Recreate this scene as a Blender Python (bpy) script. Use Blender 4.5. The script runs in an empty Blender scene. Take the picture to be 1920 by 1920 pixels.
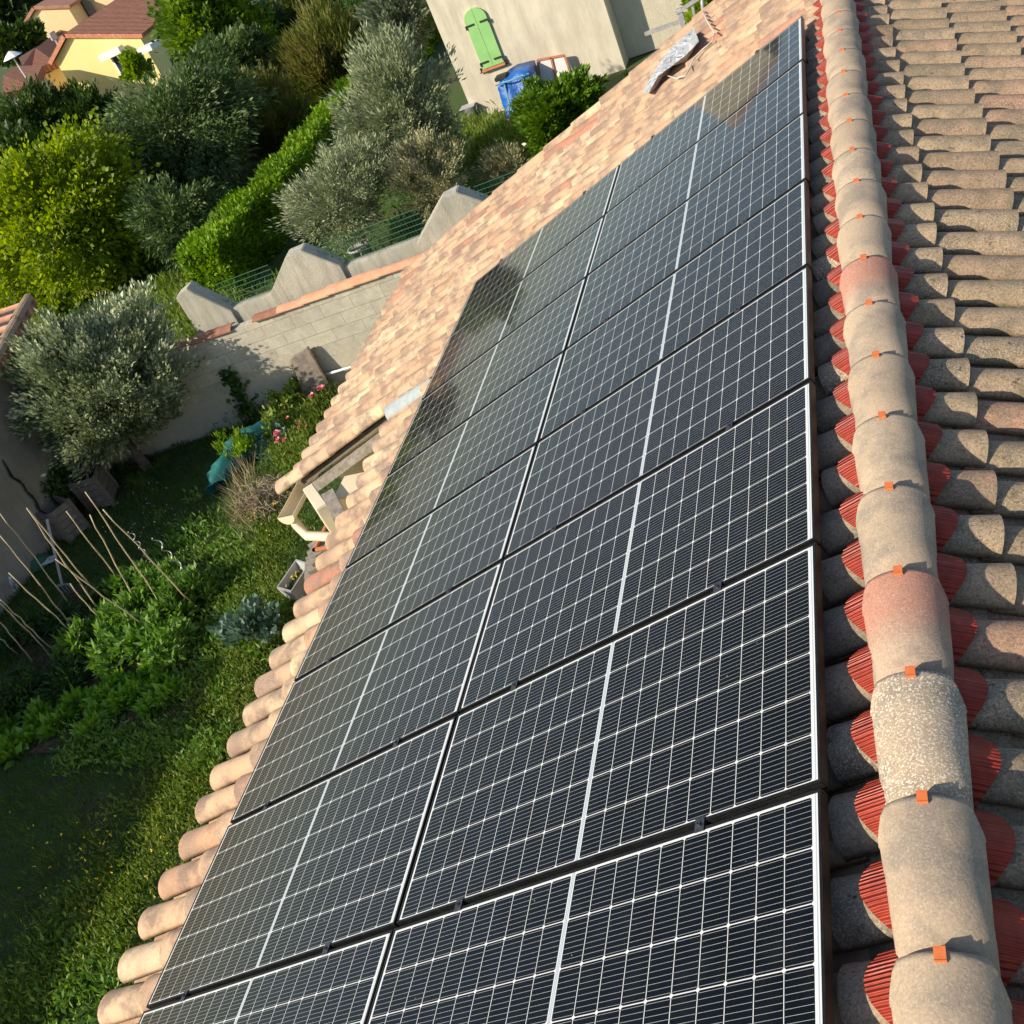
import bpy, bmesh, math, random
import numpy as np
from mathutils import Matrix, Vector
random.seed(7); RNG = np.random.default_rng(11)
PI = math.pi; R = math.radians
S = bpy.context.scene; C = S.collection

# ------------------------------------------------------------------ camera
CW = np.array([0.4983601639544055, -9.316173065770256, 2.607793989934778])
RW = np.array([[0.9077238871575835, 0.19452732170210468, -0.3717478524415875],
               [-0.16674295090623661, -0.6457967568960001, -0.745079416643412],
               [-0.38501186086484007, 0.7383127182258292, -0.5537690828309023]])
FPX = 1985.149
cam = bpy.data.cameras.new('camera'); co = bpy.data.objects.new('camera', cam); C.objects.link(co)
cam.sensor_width = 36; cam.lens = FPX/1920*36; cam.clip_start = .05; cam.clip_end = 3000
mw = Matrix.Identity(4)
for i in range(3):
    mw[i][0] = RW[0][i]; mw[i][1] = -RW[1][i]; mw[i][2] = -RW[2][i]; mw[i][3] = CW[i]
co.matrix_world = mw; S.camera = co
S.render.resolution_x = S.render.resolution_y = 1024

# ------------------------------------------------------------------ sky, sun, exposure
SUN = Vector((-.85, -.83, .77)).normalized()          # towards the sun
W = bpy.data.worlds.new('World'); S.world = W; W.use_nodes = True
nt = W.node_tree; nt.nodes.clear()
sky = nt.nodes.new('ShaderNodeTexSky'); sky.sky_type = 'NISHITA'; sky.sun_disc = False
sky.sun_elevation = math.asin(SUN.z); sky.sun_rotation = math.atan2(SUN.x, SUN.y)
bg = nt.nodes.new('ShaderNodeBackground'); bg.inputs[1].default_value = .115
wo = nt.nodes.new('ShaderNodeOutputWorld')
nt.links.new(sky.outputs[0], bg.inputs[0]); nt.links.new(bg.outputs[0], wo.inputs[0])
sl = bpy.data.lights.new('sun', 'SUN'); sl.energy = 4.6; sl.angle = R(.6); sl.color = (1, .88, .70)
so = bpy.data.objects.new('sun', sl); C.objects.link(so)
so.rotation_euler = SUN.to_track_quat('Z', 'Y').to_euler()
S.view_settings.view_transform = 'Standard'; S.view_settings.look = 'None'
S.view_settings.exposure = .42; S.view_settings.gamma = 1

# ------------------------------------------------------------------ placing helpers (real points at real distances)
def ray(t): return RW.T @ np.array([(t[0]-960)/FPX, (t[1]-960)/FPX, 1.])
def atz(px, py, z):
    d = ray((px, py)); return CW+d*((z-CW[2])/d[2])
def aty(px, py, y):
    d = ray((px, py)); return CW+d*((y-CW[1])/d[1])
def atx(px, py, x):
    d = ray((px, py)); return CW+d*((x-CW[0])/d[0])
def depth(p): return float(RW[2] @ (np.array(p)-CW))
GZ = -5.0

# ------------------------------------------------------------------ materials
def newmat(name):
    m = bpy.data.materials.new(name); m.use_nodes = True
    n = m.node_tree; b = n.nodes['Principled BSDF']; return m, n, b
def node(n, t, **k):
    x = n.nodes.new(t)
    for a, v in k.items(): setattr(x, a, v)
    return x
def ramp(n, fac, stops, interp='LINEAR'):
    r = node(n, 'ShaderNodeValToRGB'); r.color_ramp.interpolation = interp
    e = r.color_ramp.elements
    while len(e) < len(stops): e.new(.5)
    for i, (p, c) in enumerate(stops): e[i].position = p; e[i].color = (*c, 1)
    n.links.new(fac, r.inputs[0]); return r.outputs[0]
def noise(n, scale, detail=6, vec=None, rough=.6, dist=0):
    t = node(n, 'ShaderNodeTexNoise'); t.inputs['Scale'].default_value = scale; t.inputs['Detail'].default_value = detail
    t.inputs['Roughness'].default_value = rough; t.inputs['Distortion'].default_value = dist
    if vec is None:
        g = node(n, 'ShaderNodeNewGeometry'); vec = g.outputs['Position']
    n.links.new(vec, t.inputs['Vector']); return t.outputs['Fac']
def mth(n, op, a, b=None, clamp=False):
    m = node(n, 'ShaderNodeMath', operation=op, use_clamp=clamp)
    for i, v in enumerate((a, b)):
        if v is None: continue
        if isinstance(v, (int, float)): m.inputs[i].default_value = v
        else: n.links.new(v, m.inputs[i])
    return m.outputs[0]
def mix(n, fac, a, b, blend='MIX'):
    m = node(n, 'ShaderNodeMix', data_type='RGBA', blend_type=blend)
    for i, v in ((0, fac), (6, a), (7, b)):
        if isinstance(v, (int, float)): m.inputs[i].default_value = v
        elif isinstance(v, tuple): m.inputs[i].default_value = (*v, 1)
        else: n.links.new(v, m.inputs[i])
    return m.outputs[2]
def bump(n, b, h, strength=.3, dist=.01):
    x = node(n, 'ShaderNodeBump'); x.inputs['Strength'].default_value = strength; x.inputs['Distance'].default_value = dist
    n.links.new(h, x.inputs['Height']); n.links.new(x.outputs[0], b.inputs['Normal'])
def pm(name, c1, c2, scale=8, rough=.8, bs=.3, bd=.01, bscale=None, lo=.35, hi=.65, metal=0, spec=.5):
    m, n, b = newmat(name)
    f = noise(n, scale); n.links.new(ramp(n, f, [(lo, c1), (hi, c2)]), b.inputs['Base Color'])
    b.inputs['Roughness'].default_value = rough; b.inputs['Metallic'].default_value = metal
    b.inputs['Specular IOR Level'].default_value = spec
    if bs: bump(n, b, noise(n, bscale or scale*4, 8), bs, bd)
    return m
def attr(n, name):
    a = node(n, 'ShaderNodeAttribute'); a.attribute_name = name; return a
def tile_mat(name, stops, smudge, dirt_amt, speck, moss=0, end=0., blush=0., white=.95):
    """clay tile: each tile its own tone (attribute), dirt smudges, lichen specks"""
    m, n, b = newmat(name)
    a = attr(n, 'tint'); sep = node(n, 'ShaderNodeSeparateColor'); n.links.new(a.outputs['Color'], sep.inputs[0])
    base = ramp(n, sep.outputs[0], stops)
    g = node(n, 'ShaderNodeNewGeometry')
    off = node(n, 'ShaderNodeVectorMath', operation='ADD'); n.links.new(g.outputs['Position'], off.inputs[0])
    comb = node(n, 'ShaderNodeCombineXYZ')
    s1 = mth(n, 'MULTIPLY', sep.outputs[0], 37.); s2 = mth(n, 'MULTIPLY', sep.outputs[2], 53.)
    n.links.new(s1, comb.inputs[0]); n.links.new(s2, comb.inputs[1]); n.links.new(comb.outputs[0], off.inputs[1])
    v = off.outputs[0]
    f1 = noise(n, 5.5, 5, v, .6); k = mth(n, 'MULTIPLY', ramp(n, f1, [(.47, (0, 0, 0)), (.62, (1, 1, 1))]), dirt_amt)
    col = mix(n, k, base, smudge)
    if blush:                                 # fired-pink far end on the redder caps
        q1 = mth(n, 'MULTIPLY', ramp(n, sep.outputs[1], [(.0, (1, 1, 1)), (.16, (.9, .9, .9)), (.30, (0, 0, 0))]), ramp(n, sep.outputs[0], [(.9, (0, 0, 0)), (.92, (1, 1, 1))]))
        col = mix(n, mth(n, 'MULTIPLY', q1, blush), col, (.46, .19, .13))
    if end:                                   # kiln-darkened band near the free end of most tiles
        f9 = noise(n, 3.2, 4, v, .6)
        q_ = mth(n, 'MULTIPLY', ramp(n, sep.outputs[1], [(.45, (0, 0, 0)), (.8, (1, 1, 1)), (.95, (.75, .75, .75)), (1., (.15, .15, .15))]), ramp(n, f9, [(.42, (0, 0, 0)), (.56, (1, 1, 1))]))
        col = mix(n, mth(n, 'MULTIPLY', q_, end), col, (.26, .175, .13))
    f2 = noise(n, 90, 4, v, .75); col = mix(n, mth(n, 'MULTIPLY', ramp(n, f2, [(.45, (0, 0, 0)), (.7, (1, 1, 1))]), speck), col, (.12, .10, .085))
    f4 = noise(n, 150, 3, v, .7); col = mix(n, mth(n, 'MULTIPLY', ramp(n, f4, [(.52, (0, 0, 0)), (.62, (1, 1, 1))]), ramp(n, sep.outputs[2], [(.8, (.22, .22, .22)), (.93, (white, white, white))])), col, (.74, .68, .55))
    f3 = noise(n, 26, 6, v, .8)
    lich = mth(n, 'MULTIPLY', ramp(n, f3, [(.57, (0, 0, 0)), (.66, (1, 1, 1))]), mth(n, 'MULTIPLY', ramp(n, sep.outputs[2], [(.35, (.25, .25, .25)), (.8, (1, 1, 1))]), speck))
    col = mix(n, lich, col, (.055, .05, .035))
    if moss:
        f5 = noise(n, 9, 6, v, .7)
        col = mix(n, mth(n, 'MULTIPLY', ramp(n, f5, [(.52, (0, 0, 0)), (.68, (1, 1, 1))]), moss), col, (.115, .105, .045))
    n.links.new(col, b.inputs['Base Color']); b.inputs['Roughness'].default_value = .92
    b.inputs['Specular IOR Level'].default_value = .25
    hh = mth(n, 'ADD', noise(n, 120, 6, v, .7), mth(n, 'MULTIPLY', noise(n, 22, 4, v), .8))
    bump(n, b, hh, .55, .004)
    return m
def leaf_mat(name, cs, rough=.55, trans=.3, spec=.35):
    m, n, b = newmat(name)
    a = attr(n, 'rnd'); g = node(n, 'ShaderNodeNewGeometry')
    col = ramp(n, a.outputs['Fac'], [(i/(len(cs)-1), c) for i, c in enumerate(cs)])
    n.links.new(col, b.inputs['Base Color']); b.inputs['Roughness'].default_value = rough
    b.inputs['Specular IOR Level'].default_value = spec
    t = node(n, 'ShaderNodeBsdfTranslucent'); tc = mix(n, .6, col, (.35, .5, .05), 'MULTIPLY')
    hs = node(n, 'ShaderNodeHueSaturation'); hs.inputs['Value'].default_value = 1.5; hs.inputs['Saturation'].default_value = 1.15
    n.links.new(col, hs.inputs['Color']); n.links.new(hs.outputs[0], t.inputs[0])
    ms = node(n, 'ShaderNodeMixShader'); ms.inputs[0].default_value = trans
    out = n.nodes['Material Output']
    n.links.new(b.outputs[0], ms.inputs[1]); n.links.new(t.outputs[0], ms.inputs[2]); n.links.new(ms.outputs[0], out.inputs[0])
    return m

# solar cell sheet: L x W, cells drawn by arithmetic on the sheet's own coordinates
PL, PW = 1.919, 1.037
def cell_mat():
    m, n, b = newmat('solar_cell_glass')
    tc = node(n, 'ShaderNodeTexCoord'); sp = node(n, 'ShaderNodeSeparateXYZ'); n.links.new(tc.outputs['Object'], sp.inputs[0])
    x, y = sp.outputs[0], sp.outputs[1]
    u = mth(n, 'ABSOLUTE', mth(n, 'ADD', x, .005))
    x0, x1 = .009, PL/2-.0255; px = (x1-x0)/10
    y0 = -PW/2+.0145; py = (PW-.033)/6
    cu = mth(n, 'DIVIDE', mth(n, 'SUBTRACT', u, x0), px)
    cv = mth(n, 'DIVIDE', mth(n, 'SUBTRACT', y, y0), py)
    def inside(c, k): return mth(n, 'MULTIPLY', mth(n, 'GREATER_THAN', c, 0.), mth(n, 'LESS_THAN', c, float(k)))
    fu = mth(n, 'PINGPONG', cu, .5); fv = mth(n, 'PINGPONG', cv, .5)      # 0 at lines
    du = mth(n, 'MULTIPLY', fu, px); dv = mth(n, 'MULTIPLY', fv, py)
    gap = mth(n, 'MAXIMUM', mth(n, 'LESS_THAN', du, .00125), mth(n, 'LESS_THAN', dv, .0018))
    cham = mth(n, 'LESS_THAN', mth(n, 'ADD', du, dv), .0085)
    body = mth(n, 'MULTIPLY', inside(cu, 10), inside(cv, 6))
    cell = mth(n, 'MULTIPLY', body, mth(n, 'SUBTRACT', 1., mth(n, 'MAXIMUM', gap, cham)))
    bb = mth(n, 'PINGPONG', mth(n, 'SUBTRACT', mth(n, 'MULTIPLY', mth(n, 'FRACT', cv), 9.), .5), .5)
    bbl = mth(n, 'LESS_THAN', mth(n, 'MULTIPLY', bb, py/9), .00052)
    bbl = mth(n, 'MULTIPLY', bbl, mth(n, 'GREATER_THAN', du, .0036))
    hue = node(n, 'ShaderNodeTexWhiteNoise', noise_dimensions='2D')
    cx = node(n, 'ShaderNodeCombineXYZ'); n.links.new(mth(n, 'FLOOR', mth(n, 'MULTIPLY', mth(n, 'ADD', x, 2.), 1/px)), cx.inputs[0]); n.links.new(mth(n, 'FLOOR', cv), cx.inputs[1]); n.links.new(cx.outputs[0], hue.inputs['Vector'])
    cellc = ramp(n, hue.outputs['Value'], [(0, (.0012, .0016, .0022)), (1, (.002, .003, .005))])
    col = mix(n, bbl, cellc, (.40, .40, .36))
    # white backsheet, grey ribbons down the middle and along the outer margin
    rib = mth(n, 'LESS_THAN', mth(n, 'ABSOLUTE', mth(n, 'SUBTRACT', u, .0035)), .0030)
    rib2 = mth(n, 'LESS_THAN', mth(n, 'ABSOLUTE', mth(n, 'SUBTRACT', x, PL/2-.0195)), .0022)
    back = mix(n, mth(n, 'MAXIMUM', rib, rib2), (.60, .62, .62), (.34, .40, .45))
    col = mix(n, cell, back, col)
    dust = noise(n, 260, 3, tc.outputs['Object'], .6); dust = ramp(n, dust, [(.70, (0, 0, 0)), (.76, (1, 1, 1))])
    col = mix(n, mth(n, 'MULTIPLY', dust, .18), col, (.35, .33, .3))
    film = noise(n, 3.2, 5, None, .6)
    spots = noise(n, 34, 2, None, .5); col = mix(n, mth(n, 'MULTIPLY', ramp(n, spots, [(.765, (0, 0, 0)), (.79, (1, 1, 1))]), .5), col, (.42, .40, .34))
    runs = noise(n, 9, 6, None, .75); col = mix(n, mth(n, 'MULTIPLY', ramp(n, runs, [(.5, (0, 0, 0)), (.75, (1, 1, 1))]), .012), col, (.5, .48, .42))
    col = mix(n, mth(n, 'MULTIPLY', film, .003), col, (.40, .44, .46))
    n.links.new(col, b.inputs['Base Color'])
    b.inputs['Roughness'].default_value = .35; b.inputs['Specular IOR Level'].default_value = 0.
    b.inputs['Coat Weight'].default_value = 1.; b.inputs['Coat Roughness'].default_value = .05; b.inputs['Coat IOR'].default_value = 1.33
    wv = noise(n, 1.7, 2); bb2 = node(n, 'ShaderNodeBump'); bb2.inputs['Strength'].default_value = .05; bb2.inputs['Distance'].default_value = .01
    n.links.new(wv, bb2.inputs['Height']); n.links.new(bb2.outputs[0], b.inputs['Coat Normal'])
    return m

M = {}
M['cell'] = cell_mat()
M['black_alu'] = pm('black_anodised_aluminium', (.012, .012, .012), (.026, .025, .024), 30, .34, .05, .002, metal=.6)
M['clamp'] = pm('dark_grey_clamp', (.07, .07, .075), (.14, .14, .15), 60, .35, 0, metal=.8)
M['steel'] = pm('bright_bolt_steel', (.35, .36, .38), (.5, .5, .52), 60, .35, 0, metal=.9)
M['tile_new'] = tile_mat('pale_clay_tile', [(0, (.49, .29, .175)), (.2, (.56, .38, .235)), (.45, (.51, .33, .205)), (.62, (.62, .455, .285)), (.8, (.44, .30, .20)), (.9, (.68, .53, .33)), (.95, (.44, .215, .135)), (1, (.43, .18, .11))], (.215, .15, .115), .85, .12, end=.75, white=.4)
M['tile_old'] = tile_mat('weathered_clay_tile', [(0, (.33, .235, .145)), (.3, (.42, .31, .195)), (.55, (.37, .25, .16)), (.78, (.46, .34, .215)), (.9, (.42, .225, .145)), (1, (.38, .18, .115))], (.19, .155, .105), .7, 1., .4, white=.45)
M['tile_ridge'] = tile_mat('ridge_clay_tile', [(0, (.40, .305, .21)), (.35, (.46, .355, .25)), (.6, (.42, .32, .225)), (.82, (.48, .37, .26)), (.95, (.45, .33, .24)), (1, (.44, .31, .22))], (.25, .21, .17), .75, .3, blush=.8)
M['tile_shade'] = tile_mat('shaded_grimy_clay_tile', [(0, (.26, .215, .16)), (.5, (.34, .28, .20)), (1, (.40, .29, .20))], (.13, .115, .09), .7, .9, .2)  # clay darkened to carry the shade beside the panels, with grime and lichen
M['deck'] = pm('dark_mortar_bed', (.10, .08, .06), (.2, .16, .12), 12, .95)
M['clip'] = pm('orange_clip', (.62, .16, .045), (.72, .20, .06), 40, .5, .1, .001)
def red_mat():
    m, n, b = newmat('red_pleated_ridge_strip')
    f = noise(n, 20); n.links.new(ramp(n, f, [(.35, (.26, .030, .016)), (.65, (.38, .048, .024))]), b.inputs['Base Color'])
    b.inputs['Roughness'].default_value = .38; b.inputs['Specular IOR Level'].default_value = .3
    g = node(n, 'ShaderNodeNewGeometry'); w = node(n, 'ShaderNodeTexWave', bands_direction='Y')
    w.inputs['Scale'].default_value = 26; w.inputs['Distortion'].default_value = 1.2; w.inputs['Detail'].default_value = 2; w.inputs['Detail Scale'].default_value = .6
    n.links.new(g.outputs['Position'], w.inputs['Vector'])
    bump(n, b, w.outputs['Fac'], .9, .006); return m
M['red'] = red_mat()
M['cream'] = pm('cream_render', (.66, .58, .42), (.76, .68, .5), 3, .85, .25, .006, 60)
M['cream_pvc'] = pm('cream_pvc', (.70, .60, .42), (.76, .66, .48), 5, .45, 0)
M['beam'] = pm('weathered_grey_timber', (.19, .165, .135), (.34, .31, .26), 14, .9, .5, .008, 60)
M['darkwood'] = pm('dark_timber', (.10, .075, .055), (.2, .15, .11), 12, .85, .4, .006, 70)
M['alu_sheet'] = pm('crumpled_aluminium_flashing', (.50, .52, .54), (.80, .81, .81), 22, .45, 1., .06, 12, metal=.35)
M['galv'] = pm('galvanised_steel', (.40, .40, .39), (.55, .55, .53), 20, .5, .2, .003, metal=.6)
M['white_cable'] = pm('white_cable', (.62, .58, .5), (.7, .66, .6), 20, .6, 0)
M['wetslate'] = pm('pale_blue_tile', (.31, .37, .39), (.42, .45, .43), 14, .8, .4, .004, 90)
def render_wall(name, c1, c2, streak=.4, rough_b=.4, scale=1.2, bsc=90, bd=.01):
    m, n, b = newmat(name)
    g = node(n, 'ShaderNodeNewGeometry'); mp = node(n, 'ShaderNodeMapping'); mp.inputs['Scale'].default_value = (1, 1, .16)
    n.links.new(g.outputs['Position'], mp.inputs[0])
    f = noise(n, scale*3.2, 8, mp.outputs[0], .7); f2 = noise(n, scale, 6)
    col = ramp(n, f2, [(.3, c1), (.7, c2)])
    col = mix(n, mth(n, 'MULTIPLY', ramp(n, f, [(.42, (0, 0, 0)), (.68, (1, 1, 1))]), streak), col, tuple(v*.62 for v in c1))
    n.links.new(col, b.inputs['Base Color']); b.inputs['Roughness'].default_value = .92; b.inputs['Specular IOR Level'].default_value = .2
    bump(n, b, noise(n, bsc, 6, None, .7), rough_b, bd); return m
M['render_white'] = render_wall('streaked_white_render', (.56, .51, .40), (.70, .65, .52), .55)
M['render_rough'] = render_wall('rough_cast_render', (.60, .55, .43), (.74, .68, .54), .25, 1., 1.5, 34, .035)
M['render_grey'] = render_wall('stained_grey_render', (.40, .385, .32), (.54, .52, .43), .7, .6, 2.2, 40, .02)
M['render_shed'] = render_wall('grey_shed_render', (.30, .28, .24), (.40, .37, .32), .4, .7, 1.4, 45, .02)
M['yellow_wall'] = render_wall('yellow_render', (.80, .66, .27), (.84, .71, .32), .05, .1)
M['peach_wall'] = render_wall('peach_render', (.72, .53, .30), (.76, .58, .34), .08, .1)
M['white_paint'] = pm('white_paint', (.72, .72, .72), (.8, .8, .8), 6, .5, 0)
M['green_paint'] = pm('pale_green_shutter_paint', (.25, .50, .17), (.29, .56, .20), 3, .6, .1, .003)
M['black_iron'] = pm('black_iron', (.015, .015, .015), (.03, .03, .03), 20, .6, 0)
M['window'] = pm('dark_window', (.02, .025, .035), (.05, .06, .08), 2, .15, 0)
M['tarp_blue'] = pm('blue_tarpaulin', (.006, .085, .36), (.012, .13, .48), 5, .38, .7, .05, 7)
M['strap'] = pm('pale_blue_strap', (.12, .34, .44), (.16, .42, .5), 10, .7, 0)
M['grey_plastic'] = pm('grey_plastic', (.12, .13, .14), (.2, .21, .22), 10, .5, 0)
M['terracotta'] = pm('terracotta', (.48, .17, .08), (.56, .23, .12), 15, .85, .2, .003)
M['coping_orange'] = pm('orange_coping_tile', (.62, .31, .17), (.70, .40, .24), 7, .85, .3, .004, 60)
M['coping_old'] = pm('mossy_coping_tile', (.26, .12, .08), (.40, .18, .11), 9, .9, .5, .006, 60)
M['bamboo'] = pm('dry_bamboo', (.42, .33, .19), (.58, .48, .30), 40, .7, .1, .002)
M['zinc'] = pm('galvanised_wire', (.36, .37, .38), (.5, .5, .5), 40, .4, 0, metal=.7)
M['crate'] = pm('grey_plank_wood', (.15, .125, .10), (.24, .205, .17), 10, .9, .5, .006, 60)
M['netting'] = pm('teal_netting', (.002, .10, .105), (.005, .17, .17), 30, .7, .6, .02, 80)
M['green_wire'] = pm('green_coated_wire', (.03, .11, .06), (.05, .16, .09), 20, .5, 0)
M['bark'] = pm('bark', (.08, .06, .045), (.17, .135, .10), 9, .95, .6, .02, 30)
M['graypot'] = pm('grey_plastic_pot', (.36, .36, .37), (.44, .44, .44), 6, .6, .1, .003)
M['soil'] = pm('potting_soil', (.03, .02, .014), (.06, .045, .03), 30, .95)
M['white_plastic'] = pm('white_plastic', (.68, .70, .72), (.78, .8, .8), 8, .45, 0)
M['twig'] = pm('dry_twigs', (.20, .155, .11), (.36, .29, .21), 30, .9, .2, .003)
def far_roof(name, c1, c2):
    m, n, b = newmat(name); g = node(n, 'ShaderNodeNewGeometry')
    w = node(n, 'ShaderNodeTexWave', bands_direction='Y'); w.inputs['Scale'].default_value = 1.15; w.inputs['Distortion'].default_value = .5; w.inputs['Detail Scale'].default_value = 3
    n.links.new(g.outputs['Position'], w.inputs['Vector'])
    col = ramp(n, noise(n, 2.6, 8, None, .75), [(.32, c1), (.66, c2)]); sp_ = noise(n, 7, 4, None, .8)
    col = mix(n, mth(n, 'MULTIPLY', ramp(n, sp_, [(.5, (0, 0, 0)), (.62, (1, 1, 1))]), .55), col, (.62, .40, .27))
    col = mix(n, mth(n, 'MULTIPLY', ramp(n, w.outputs['Fac'], [(.05, (1, 1, 1)), (.4, (0, 0, 0))]), .6), col, (.14, .06, .04))
    n.links.new(col, b.inputs['Base Color']); b.inputs['Roughness'].default_value = .92; bump(n, b, w.outputs['Fac'], 1., .15); return m
M['roof_far'] = far_roof('far_red_roof', (.40, .13, .065), (.55, .22, .12))
M['roof_farlight'] = far_roof('pale_red_roof', (.48, .22, .13), (.60, .32, .21))
M['pink'] = pm('pink_rose', (.70, .17, .20), (.8, .28, .30), 60, .6, .3, .004)
M['yellow_flower'] = pm('yellow_flower', (.75, .58, .03), (.8, .66, .06), 60, .6, 0)
L = {}
L['lime'] = leaf_mat('lime_green_leaves', [(.10, .16, .008), (.25, .33, .012), (.38, .47, .022)], trans=.42)
L['hedge'] = leaf_mat('bright_hedge_leaves', [(.06, .14, .005), (.15, .28, .008), (.27, .42, .015)], trans=.3)
L['fresh'] = leaf_mat('fresh_green_leaves', [(.045, .10, .010), (.12, .21, .018), (.23, .34, .04)], trans=.35)
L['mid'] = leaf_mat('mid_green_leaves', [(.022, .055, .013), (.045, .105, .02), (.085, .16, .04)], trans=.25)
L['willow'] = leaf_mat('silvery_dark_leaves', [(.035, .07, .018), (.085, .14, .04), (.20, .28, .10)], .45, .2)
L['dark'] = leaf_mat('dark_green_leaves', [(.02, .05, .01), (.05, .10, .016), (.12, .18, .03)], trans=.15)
L['olive'] = leaf_mat('olive_leaves', [(.16, .20, .095), (.27, .31, .17), (.42, .46, .28)], .55, .15)
L['olive_dark'] = leaf_mat('grey_green_leaves', [(.11, .145, .085), (.18, .22, .13), (.28, .32, .21)], .55, .15)
L['dry'] = leaf_mat('dry_shrub_leaves', [(.22, .22, .11), (.33, .32, .17), (.46, .44, .26)], .7, .15)
L['eleagnus'] = leaf_mat('silver_edged_leaves', [(.07, .10, .04), (.24, .29, .14), (.62, .66, .44)], .45, .15)
L['bush'] = leaf_mat('glossy_green_leaves', [(.055, .125, .008), (.105, .20, .012), (.19, .31, .02)], .35, .25, .5)
L['reed'] = leaf_mat('rusty_green_reeds', [(.10, .13, .02), (.16, .19, .04), (.26, .21, .08)], .6, .3)
L['yellowgreen'] = leaf_mat('yellow_green_leaves', [(.14, .24, .01), (.26, .38, .015), (.36, .45, .02)], trans=.35)
L['far'] = leaf_mat('far_green_leaves', [(.03, .055, .02), (.06, .095, .035), (.11, .15, .06)], trans=.1)
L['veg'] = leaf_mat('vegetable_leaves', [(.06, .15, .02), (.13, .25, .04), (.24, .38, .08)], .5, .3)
L['lettuce'] = leaf_mat('lettuce_leaves', [(.10, .24, .02), (.17, .34, .04), (.26, .44, .07)], .5, .35)
L['blue'] = leaf_mat('blue_green_leaves', [(.05, .11, .07), (.10, .18, .13), (.19, .29, .21)], .5, .2)
L['grass'] = leaf_mat('meadow_grass', [(.035, .085, .010), (.08, .155, .018), (.17, .22, .05)], .6, .3)
L['weed'] = leaf_mat('weeds', [(.06, .12, .012), (.15, .24, .028), (.32, .35, .10)], .6, .3)
L['straw'] = leaf_mat('dry_stalks', [(.22, .17, .09), (.36, .29, .17), (.48, .40, .26)], .8, .1)

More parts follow.
